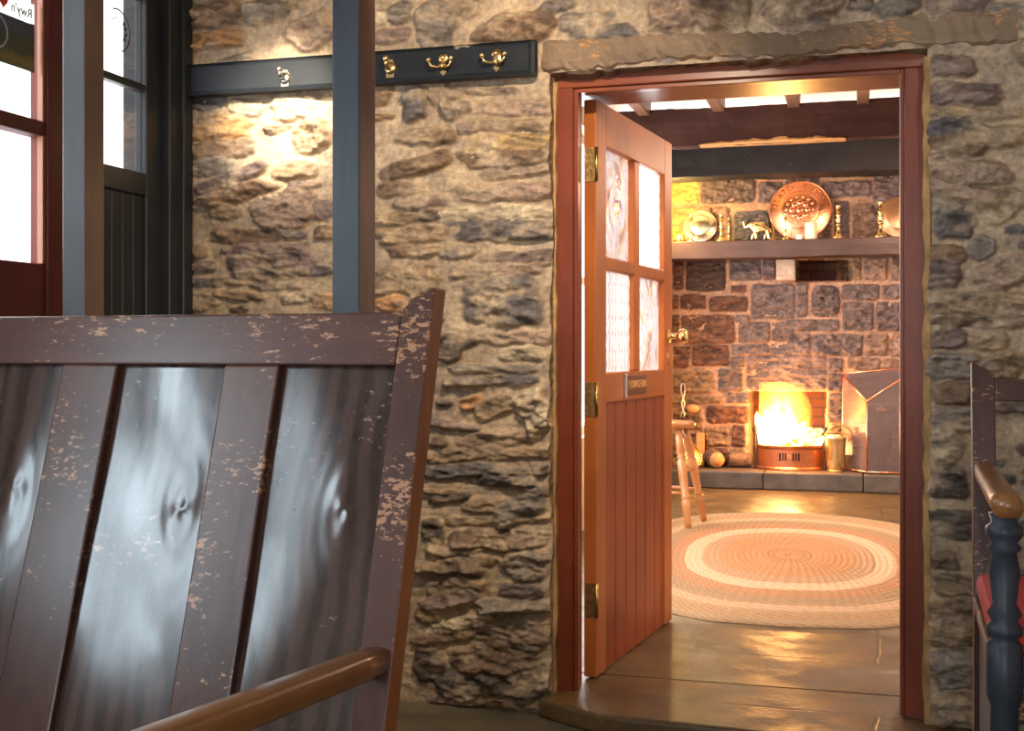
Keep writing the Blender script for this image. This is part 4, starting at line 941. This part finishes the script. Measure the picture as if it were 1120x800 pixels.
g = MB().add(vs, fs, 0, False).build('front_plate', mat_plain('warm_copper_plate', (.55, .22, .12), .36, 1., .15, 40, .2), basket)
sd = g.modifiers.new('s', 'SOLIDIFY'); sd.thickness = .006; sd.offset = -1
x_, y_ = bow(.01); MB().box((-.014, y_-.005, .092), (.020, y_-.002, .118)).build('stud', M['copper'], basket, bevel=.003)
MB().prism([(bow(t)[0]*.97, bow(t)[1]+.022) for t in [-1+k/8 for k in range(17)]]+[(bh*.97, .05), (-bh*.97, .05)], .0, .15, 'Z').build('slot_backing', M['coal'], basket)  # dark box added behind the slots to keep the fire from showing through
for q in (-1, 1): MB().lathe([(.014, 0), (.010, .02), (.009, .28), (.014, .29), (.020, .305), (.018, .325), (.006, .335)], (q*(bh+.016), .0, 0), 14).build('standard', M['iron'], basket)
m_ = MB()
for k in range(9):
    y = .02+k*.03; m_.tube([(-bh+.02, y, .10), (bh-.02, y, .10)], .007, 8)
m_.build('bottom_bars', M['iron'], basket)
fire = empty('coal_fire', (bc, 9.83, HT+.10), label='blazing coal fire with tall white yellow flames in the grate', cat='fire')
def flame_mat(name, h0, h1, st):
    m_, nt, out = nodes(name); v = coords(nt); sp = N(nt, 'SeparateXYZ'); nt.links.new(v, sp.inputs[0])
    nz = noise(nt, v, 9, 3); ad = N(nt, 'Math', operation='MULTIPLY_ADD'); nt.links.new(nz, ad.inputs[0]); ad.inputs[1].default_value = .16; nt.links.new(sp.outputs[2], ad.inputs[2])
    mr = N(nt, 'MapRange'); nt.links.new(ad.outputs[0], mr.inputs[0]); mr.inputs[1].default_value = h0; mr.inputs[2].default_value = h1
    c = ramp(nt, mr.outputs[0], [(0, (1, .62, .22)), (.45, (1, .66, .26)), (.8, (1, .42, .08)), (1, (.9, .20, .02))])
    sr = N(nt, 'MapRange'); nt.links.new(mr.outputs[0], sr.inputs[0]); sr.inputs[3].default_value = st; sr.inputs[4].default_value = st*.16
    e = N(nt, 'Emission'); nt.links.new(c, e.inputs[0]); nt.links.new(sr.outputs[0], e.inputs[1])
    t = N(nt, 'BsdfTransparent'); mx = N(nt, 'MixShader'); tr = N(nt, 'MapRange'); nt.links.new(mr.outputs[0], tr.inputs[0]); tr.inputs[1].default_value = .55; tr.inputs[2].default_value = 1.05; tr.inputs[3].default_value = 0; tr.inputs[4].default_value = .9
    nt.links.new(tr.outputs[0], mx.inputs[0]); nt.links.new(e.outputs[0], mx.inputs[1]); nt.links.new(t.outputs[0], mx.inputs[2]); nt.links.new(mx.outputs[0], out.inputs[0]); return m_
FM = flame_mat('flame', .16, .50, 12.)
rs = random.Random(21)
def flame(x, y, h, r, seed):
    q = random.Random(seed); pts = []; rr = []; n = 12; p1, p2 = q.uniform(0, 6), q.uniform(0, 6)
    for i in range(n+1):
        k = i/n; pts.append((x+.05*k*math.sin(k*4+p1), y+.03*k*math.sin(k*4+p2), h*k)); rr.append(r*(.55+1.2*k)*(1-k)**.8+.002)
    m_ = MB().tube(pts, rr, 12); return m_.build('flame', FM, fire)
for (fx, fy, h, r) in ((-.20, .03, .50, .075), (-.13, .06, .66, .105), (-.06, .0, .64, .105), (.01, .05, .58, .10), (.08, .04, .44, .085), (-.15, .14, .68, .09), (.15, .06, .32, .06), (-.22, .10, .56, .07), (.02, .14, .62, .08), (-.08, -.05, .44, .085), (.04, -.04, .34, .07), (-.16, -.03, .40, .07), (.20, .10, .26, .05)):
    flame(fx, fy, h*.62, r*.9, int(fx*1000)+int(h*97))
m_, nt, out = nodes('flame_body'); v = coords(nt); mp_ = N(nt, 'Mapping'); nt.links.new(v, mp_.inputs[0])
mp_.inputs['Location'].default_value = (.30, -.45, -.42); mp_.inputs['Scale'].default_value = (4.0, 9., 2.1)
ln_ = N(nt, 'VectorMath', operation='LENGTH'); nt.links.new(mp_.outputs[0], ln_.inputs[0])
nz_ = noise(nt, coords(nt, (1, 1, .5)), 11, 4, .6, .8); ad = N(nt, 'Math', operation='MULTIPLY_ADD'); nt.links.new(nz_, ad.inputs[0]); ad.inputs[1].default_value = .9; nt.links.new(ln_.outputs[1], ad.inputs[2])
c = ramp(nt, ad.outputs[0], [(.0, (1, .60, .20)), (.85, (1, .5, .12)), (1., (1, .26, .03))])
st_ = N(nt, 'MapRange'); nt.links.new(ad.outputs[0], st_.inputs[0]); st_.inputs[1].default_value = 1.45; st_.inputs[2].default_value = .75; st_.inputs[3].default_value = 0; st_.inputs[4].default_value = 95
e = N(nt, 'Emission'); nt.links.new(c, e.inputs[0]); nt.links.new(st_.outputs[0], e.inputs[1]); nt.links.new(e.outputs[0], out.inputs['Volume'])
MB().box((-bh+.01, -.10, .06), (bh-.01, .25, .585)).build('flame_body', m_, fire)
m_, nt, out = nodes('glowing_coals'); v = coords(nt); n1 = noise(nt, v, 26, 4, .6)
c = ramp(nt, n1, [(.34, (.12, .015, .002)), (.45, (1, .22, .02)), (.58, (1, .60, .16))]); e = N(nt, 'Emission', Strength=5.); nt.links.new(c, e.inputs[0]); nt.links.new(e.outputs[0], out.inputs[0]); M['coals'] = m_
mb = MB()
for k in range(150):
    x = rs.uniform(-bh+.03, bh-.03); t = x/bh; y = rs.uniform(-.10*(1-t*t), .22); hz = .05+.16*(rs.random()**.7)*(.55+.45*(x > .02))*(.6+.4*(y > .03))
    mb.ball((x, y, hz), rs.uniform(.020, .034), 6, sq=(1, rs.uniform(.7, 1), rs.uniform(.7, 1)))
tag(mb.build('coals', M['coals'], fire), kind='stuff')
# stuff around the fire
def log(cx, cy, cz, d, L, r, label, name='firewood_log'):
    d = Vector(d).normalized(); o = empty(name, (cx, cy, cz), label=label, cat='log')
    prof = []; 
    MB().lathe([(r*.97, 0), (r, .01), (r*1.02, L*.5), (r*.96, L-.01), (r*.93, L)], (0, 0, 0), 14, d).build('bark', M['log'], o)
    MB().lathe([(r*.92, -.002), (r*.92, .001)], (0, 0, 0), 14, d).build('cut_end', M['logend'], o)
    return o
p = at(785, 505, 9.75); log(p.x, 9.70, HT+.068, (-.35, .9, .08), .2, .066, 'sawn log with orange cut end lying on the hearth left of the fire')
p = at(806, 506, 9.78); log(p.x-.06, 9.83, HT+.062, (1, .08, .0), .17, .060, 'dark log lying sideways against the left side of the grate')
p = at(766, 488, 9.88); o = MB().box((p.x-.032, 9.86, HT), (p.x+.032, 9.915, at(766, 474, 9.88).z)).build('fire_brick', M['logend'], bevel=.006); tag(o, 'upright orange brick block standing at the left of the hearth', 'brick')
p = at(760, 503, 9.62)
dish = empty('copper_dish', (p.x-.03, 9.60, HT+.112), label='oval copper dish leaning on the hearth behind the stool', cat='dish')
MB().lathe([(.01, .012), (.055, .010), (.075, .0), (.105, -.008), (.108, -.012), (.104, -.012), (.074, -.004), (.052, .006), (.01, .008)], (0, 0, 0), 28, (.55, -.65, .45)).build('bowl', M['brass_old'], dish)
MB().tube([(math.cos(a)*.107*.9, .0, math.sin(a)*.107) for a in [2*PI*i/28 for i in range(28)]], .003, 6, closed=True).build('rim_wire', M['brass'], dish, rot=(R(-25), 0, R(38)))
# fire tongs hanging on a hook
p = at(747, 418, YC-.05)
tg = empty('fire_tongs', (p.x, YC-.05, p.z), label='twisted steel fire tongs hanging on the wall above the stool', cat='fire tongs')
hp = [(.028*math.sin(t), 0, -.045+.045*math.cos(t)) for t in [PI*k/8 for k in range(-8, 9)]]
MB().tube([(0, 0, 0.0), (.012, 0, -.02), (.018, 0, -.06), (.006, 0, -.12), (-.012, 0, -.17), (.0, 0, -.22), (.012, 0, -.26), (.004, 0, -.32)], .006, 8).build('arm', M['steel'], tg)
MB().tube([(0, 0.008, 0.0), (-.012, .008, -.02), (-.018, .008, -.06), (-.006, .008, -.12), (.012, .008, -.17), (.002, .008, -.22), (-.012, .008, -.26), (-.02, .008, -.32)], .006, 8).build('arm', M['steel'], tg)
MB().ball((.0, 0, -.30), .020, sq=(1.4, .6, .8)).build('claw', M['iron'], tg)
MB().tube([(0, .055, .012), (0, 0, .010), (0, -.012, .0), (0, -.006, -.01)], .005, 6).build('wall_hook', M['iron'], tg)
p = at(758, 447, YC-.03); tag(MB().ball((0, 0, 0), .042, 12, sq=(1.2, .75, .85)).build('wall_knob', M['logend'], loc=(p.x, YC-.035, p.z)), 'rounded tan wooden peg on the wall beside the fire tongs', 'peg')
# brass scuttle added in place of the fire's glow right of the grate
p = at(914, 500, 9.72)
sc = empty('glow_scuttle', (p.x, 9.72, HT), label='shiny brass bucket added in place of the fire glow beside the grate', cat='coal scuttle')
MB().lathe([(.055, 0), (.06, .01), (.075, .09), (.072, .18), (.080, .25), (.086, .29), (.080, .29), (.068, .18), (.07, .09), (.05, .02)], (0, 0, .002), 28).build('body', M['brass'], sc)
MB().tube([(.10*math.cos(t), 0, .29+.10*math.sin(t)) for t in [PI*k/12 for k in range(13)]], .005, 8).build('handle', M['brass_old'], sc, (.03, -.03, .0), (R(20), 0, 0))
MB().lathe([(.062, 0), (.066, .006), (.060, .014)], seg=24).build('foot', M['brass_old'], sc)
# fire screen: glazed hood with brass edges
zf = at(947, 440, 9.60).z
A0 = at(948, 519, 9.56); B0 = at(922, 511, 9.90); D0 = at(990, 520, 9.62)
scr = empty('fire_screen', (A0.x, 9.56, HT+.004), label='brass edged glass fire guard with sloping top right of the fire', cat='fire guard')
base = Vector(scr.location)
a_b = Vector((A0.x, 9.58, HT)); b_b = Vector((at(922, 500, 9.86).x, 9.86, HT)); d_b = Vector((at(991, 500, 9.60).x, 9.60, HT)); c_b = Vector((d_b.x+.02, 9.88, HT))
ha = at(948, 440, 9.58).z; hb = at(922, 410, 9.86).z; hd = at(989, 411, 9.60).z; hc = at(985, 402, 9.88).z
up = lambda v, z: Vector((v.x, v.y, z))-base
lo = lambda v: v-base+Vector((0, 0, .010))
aT, bT, dT, cT = up(a_b, ha), up(b_b, hb), up(d_b, hd), up(c_b, hc)
for n_, q in (('glass_side', [lo(a_b), lo(b_b), bT, aT]), ('glass_front', [lo(a_b), lo(d_b), dT, aT]), ('glass_top', [aT, dT, cT, bT])):
    o = MB().add(q, [(0, 1, 2, 3)]).build(n_, M['dark_glass'], scr); sd = o.modifiers.new('s', 'SOLIDIFY'); sd.thickness = .004
for q in ([lo(a_b), aT], [lo(b_b), bT], [lo(d_b), dT], [aT, bT], [aT, dT], [bT, cT], [dT, cT], [lo(a_b), lo(b_b)], [lo(a_b), lo(d_b)]):
    MB().tube([q[0]+Vector((0, 0, .006)), q[1]], .0075, 8).build('edge_bar', M['copper'], scr)
p = at(964, 515, 9.76)
urn = empty('metal_urn', (p.x, 9.76, HT), label='dark metal urn standing inside the glass fire guard', cat='urn')
MB().lathe([(.055, 0), (.058, .01), (.03, .05), (.022, .075), (.05, .12), (.072, .20), (.078, .28), (.066, .34), (.036, .37), (.028, .41), (.034, .45), (.03, .47)], seg=28).build('body', M['iron'], urn)
MB().lathe([(.036, .47), (.04, .475), (.038, .49), (.012, .50), (.010, .52)], seg=24).build('lid', M['brass_old'], urn)

# ------------------------------------------------------------------ brassware on the mantel
def plate_prof(r): return [(.01, .010), (r*.55, .010), (r*.62, .004), (r*.66, -.004), (r*.96, -.012), (r, -.014), (r*.985, -.018), (r*.66, -.010), (r*.58, .002), (r*.5, .005), (.01, .005)]
def plate(name, px, r, m, label, py_tilt=14, yb=None, x=None):
    tl = R(py_tilt); xx = at(px, 240, YC-.12).x if x is None else x
    o = empty(name, (xx, YC-.055-r*math.sin(tl), SZ1+r*math.cos(tl)+.012), label=label, cat='plate')
    o.rotation_euler = (-tl, 0, 0)
    MB().lathe(plate_prof(r), (0, 0, 0), 56, (0, -1, 0)).build('dish', m, o)
    return o
pl = plate('pewter_plate', 765, .138, M['pewter'], 'pale shiny metal plate leaning at the left end of the mantel shelf')
MB().tube([(.128*math.cos(t), .016, .128*math.sin(t)) for t in [2*PI*k/48 for k in range(48)]], .004, 6, closed=True).build('rim', M['pewter'], pl)
cg = plate('copper_charger', 875, .240, M['copper'], 'large embossed copper charger plate at the centre of the mantel shelf', 10)
MB().tube([(.236*math.cos(t), .014, .236*math.sin(t)) for t in [2*PI*k/64 for k in range(64)]], .005, 6, closed=True).build('rim', M['copper'], cg)
MB().tube([(.148*math.cos(t), -.002, .148*math.sin(t)) for t in [2*PI*k/64 for k in range(64)]], .004, 6, closed=True).build('inner_ring', M['copper'], cg)
m_ = MB(); m_.ball((0, -.010, 0), .03, 12, sq=(1, .3, 1))
for k in range(8):
    a = 2*PI*k/8; m_.ball((.06*math.cos(a), -.010, .06*math.sin(a)), .026, 10, sq=(1, .3, 1))
for k in range(14):
    a = 2*PI*k/14; m_.ball((.105*math.cos(a), -.008, .105*math.sin(a)), .014, 8, sq=(1, .4, 1))
m_.build('embossed_flower', M['copper'], cg)
txt = 'LLATCH Y BORE'; span = R(150)
m_cu = mat_plain('bright_copper', (.95, .55, .36), .25, 1., .05)
for i, chx in enumerate(txt):
    if chx == ' ': continue
    a = R(168)-span*i/(len(txt)-1); cu = bpy.data.curves.new('c', 'FONT'); cu.body = chx; cu.size = .055; cu.extrude = .003; cu.align_x = 'CENTER'; cu.align_y = 'CENTER'
    t = bpy.data.objects.new('t', cu); C.objects.link(t); bpy.context.view_layer.update()
    me = bpy.data.meshes.new_from_object(t.evaluated_get(bpy.context.evaluated_depsgraph_get())); bpy.data.objects.remove(t); bpy.data.curves.remove(cu)
    me.transform(Matrix.Translation((.196*math.cos(a), .006, .196*math.sin(a))) @ Matrix.Rotation(-(a-PI/2), 4, 'Y') @ Matrix.Rotation(R(90), 4, 'X'))
    me.materials.clear(); me.materials.append(m_cu); lt = bpy.data.objects.new('rim_letter', me); C.objects.link(lt); lt.parent = cg
plate('brass_plate', 984, .165, mat_plain('dull_copper', (.62, .36, .20), .42, 1., .1, 30, .2), 'dull copper plate leaning at the right end of the mantel, cut by the door jamb')
CP = {'tall': [(.040, 0), (.042, .008), (.030, .018), (.016, .040), (.010, .070), (.010, .078), (.018, .086), (.018, .092), (.009, .098), (.016, .118), (.016, .130), (.008, .142), (.018, .150), (.018, .156), (.010, .162), (.015, .180), (.015, .205), (.020, .212), (.016, .216)],
      'thin': [(.030, 0), (.031, .006), (.012, .020), (.008, .04), (.012, .052), (.007, .064), (.011, .085), (.007, .10), (.011, .120), (.007, .135), (.010, .155), (.009, .185), (.014, .192), (.012, .196)]}
def candlestick(px, y, kind, s, label, m='brass'):
    p = at(px, 240, y); o = empty('candlestick', (p.x, y, SZ1+.001), label=label, cat='candlestick', group='brass candlesticks on the mantel')
    P_ = [(r*s, h*s) for r, h in CP[kind]]; k = 6
    MB().lathe(P_[:k], seg=20).build('base', M[m], o); MB().lathe(P_[k-1:-3], seg=18).build('stem', M[m], o); MB().lathe(P_[-4:], seg=18).build('socket', M[m], o)
    return o
candlestick(756, 9.70, 'thin', 1.12, 'slender brass candlestick in front of the pale plate')
candlestick(789, 9.72, 'tall', 1.0, 'brass candlestick standing just right of the pale plate')
candlestick(797, 9.77, 'thin', .98, 'slender candlestick close behind the one right of the pale plate')
candlestick(859, 9.70, 'thin', 1.05, 'slender brass candlestick in front of the large copper charger')
candlestick(917, 9.73, 'tall', 1.20, 'brass candlestick just right of the large copper charger')
candlestick(963, 9.73, 'tall', 1.28, 'tallest brass candlestick, beside the plate at the right end')
p = at(830, 262, 9.73); ele = empty('elephant_figurine', (p.x, 9.73, SZ1), label='small brass elephant with raised trunk walking on the mantel', cat='figurine')
vs = [(.055, 0, .100), (.01, 0, .105), (-.035, 0, .110), (-.065, 0, .128), (-.090, 0, .112), (-.103, 0, .105), (-.113, 0, .125), (-.118, 0, .150), (-.126, 0, .160),
      (-.038, .022, .07), (-.050, .022, .03), (-.058, .022, .006), (-.030, -.022, .07), (-.020, -.022, .03), (-.022, -.022, .006), (.055, .022, .07), (.046, .022, .03), (.042, .022, .006), (.062, -.022, .07), (.074, -.022, .035), (.080, -.022, .006), (.085, 0, .095), (.092, 0, .06)]
es = [(0, 1), (1, 2), (2, 3), (3, 4), (4, 5), (5, 6), (6, 7), (7, 8), (2, 9), (9, 10), (10, 11), (2, 12), (12, 13), (13, 14), (0, 15), (15, 16), (16, 17), (0, 18), (18, 19), (19, 20), (0, 21), (21, 22)]
rd = [.042, .044, .040, .030, .018, .012, .009, .007, .006, .019, .013, .013, .019, .013, .013, .019, .013, .013, .019, .013, .013, .006, .003]
skin('body', vs, es, rd, M['brass'], ele)
for s in (-1, 1):
    MB().ball((-.048, s*.034, .118), .026, 12, sq=(.9, .25, 1.1)).build('ear', M['brass'], ele)
    MB().tube([(-.085, s*.012, .112), (-.105, s*.016, .100), (-.118, s*.016, .108)], [.004, .003, .001], 8).build('tusk', M['pewter'], ele)
tag(MB().prism([(-.036, .150), (.045, .146), (.045, .130), (-.036, .132)], -.03, .03, 'Y').build('saddle_cloth', M['brass_old'], ele, bevel=.006), 'darker saddle cloth')
p = at(887, 255, 9.69); cn = empty('pillar_candle', (p.x, 9.70, SZ1+.001), label='cream pillar candle in front of the copper charger', cat='candle')
MB().lathe([(.044, 0), (.046, .004), (.046, .122), (.042, .128), (.03, .124), (.008, .120)], seg=28).build('wax', M['wax'], cn); MB().tube([(0, 0, .118), (.002, 0, .135)], .0018, 6).build('wick', M['coal'], cn)
p = at(874, 263, 9.67); cdn = MB().box((-.022, 0, 0), (.022, .002, .034)).box((-.022, .001, 0), (.022, .02, .002)).build('price_card', M['card'], loc=(p.x, 9.665, SZ1+.001)); cdn.name = 'small_card'; tag(cdn, 'tiny white card standing below the copper charger', 'card')
p = at(743, 262, 9.75); tag(MB().lathe([(.035, 0), (.05, .01), (.055, .035), (.045, .055), (.047, .06), (.040, .06), (.045, .035), (.02, .012)], seg=24).build('brass_bowl', M['brass'], loc=(p.x, 9.75, SZ1+.001)), 'small yellow brass bowl at the far left of the mantel', 'bowl')

# ------------------------------------------------------------------ light
W = bpy.data.worlds.new('world'); S.world = W; W.use_nodes = True
bg = W.node_tree.nodes['Background']; bg.inputs[0].default_value = (.86, .93, 1, 1); bg.inputs[1].default_value = 2.6
def area(name, loc, rot, sx, sy, power, col):
    l = bpy.data.lights.new(name, 'AREA'); l.shape = 'RECTANGLE'; l.size = sx; l.size_y = sy; l.energy = power; l.color = col
    o = bpy.data.objects.new(name, l); C.objects.link(o); o.location = loc; o.rotation_euler = rot; return o
def point(name, loc, power, col, r=.06):
    l = bpy.data.lights.new(name, 'POINT'); l.energy = power; l.color = col; l.shadow_soft_size = r
    o = bpy.data.objects.new(name, l); C.objects.link(o); o.location = loc; return o
def spot(name, loc, to, power, col, ang, blend=.6, r=.04):
    l = bpy.data.lights.new(name, 'SPOT'); l.energy = power; l.color = col; l.spot_size = R(ang); l.spot_blend = blend; l.shadow_soft_size = r
    o = bpy.data.objects.new(name, l); C.objects.link(o); o.location = loc; o.rotation_euler = (Vector(to)-Vector(loc)).to_track_quat('-Z', 'Y').to_euler(); return o
area('daylight_left', (XL-.2, .47, 1.5), (R(90), 0, R(-90)), .92, 1.1, 40, (.66, .87, 1))
area('fill_back', (-.4, YB-.25, 1.5), (R(90), 0, 0), 1.4, 1.2, 50, (.88, .94, 1))  # unseen area light added behind the viewer as fill
area('daylight_red_window', (XL-.22, 2.35, 1.7), (R(90), 0, R(-90)), 1.1, .9, 6, (.95, .97, 1))
area('daylight_lounge', (XLL-.25, 6.62, 1.48), (R(90), 0, R(-90)), 5.1, 1.8, 105, (1, .93, .90))
spot('wall_spot', (-1.72, 2.75, 2.33), at(312, 125, YW), 185, (1, .88, .70), 30, 1.0)
spot('wall_spot_right', (-.42, 2.15, 2.34), at(495, 250, YW), 125, (1, .80, .58), 75, .9)
spot('wall_spot_door', (.55, 2.2, 2.34), (.3, YW, 1.75), 17, (1, .88, .80), 80, .9)
point('lounge_lamp', (.55, 8.2, 2.30), 43, (1, .66, .46), .10)
point('lounge_far_lamp', (1.3, 5.4, 2.3), 20, (1, .66, .42), .12)
point('mantel_lamp', (-1.42, 9.45, 2.12), 28, (1, .66, .22), .05)
point('fire_glow', (bc-.03, 9.62, HT+.38), 34, (1, .45, .12), .10)
su = bpy.data.lights.new('sun', 'SUN'); su.energy = 6.0; su.angle = R(2); so = bpy.data.objects.new('sun', su); C.objects.link(so); so.rotation_euler = (R(-12), R(42), 0)

S.view_settings.view_transform = 'Standard'; S.view_settings.look = 'None'; S.view_settings.gamma = 1; S.view_settings.use_curve_mapping = False
S.view_settings.exposure = .58
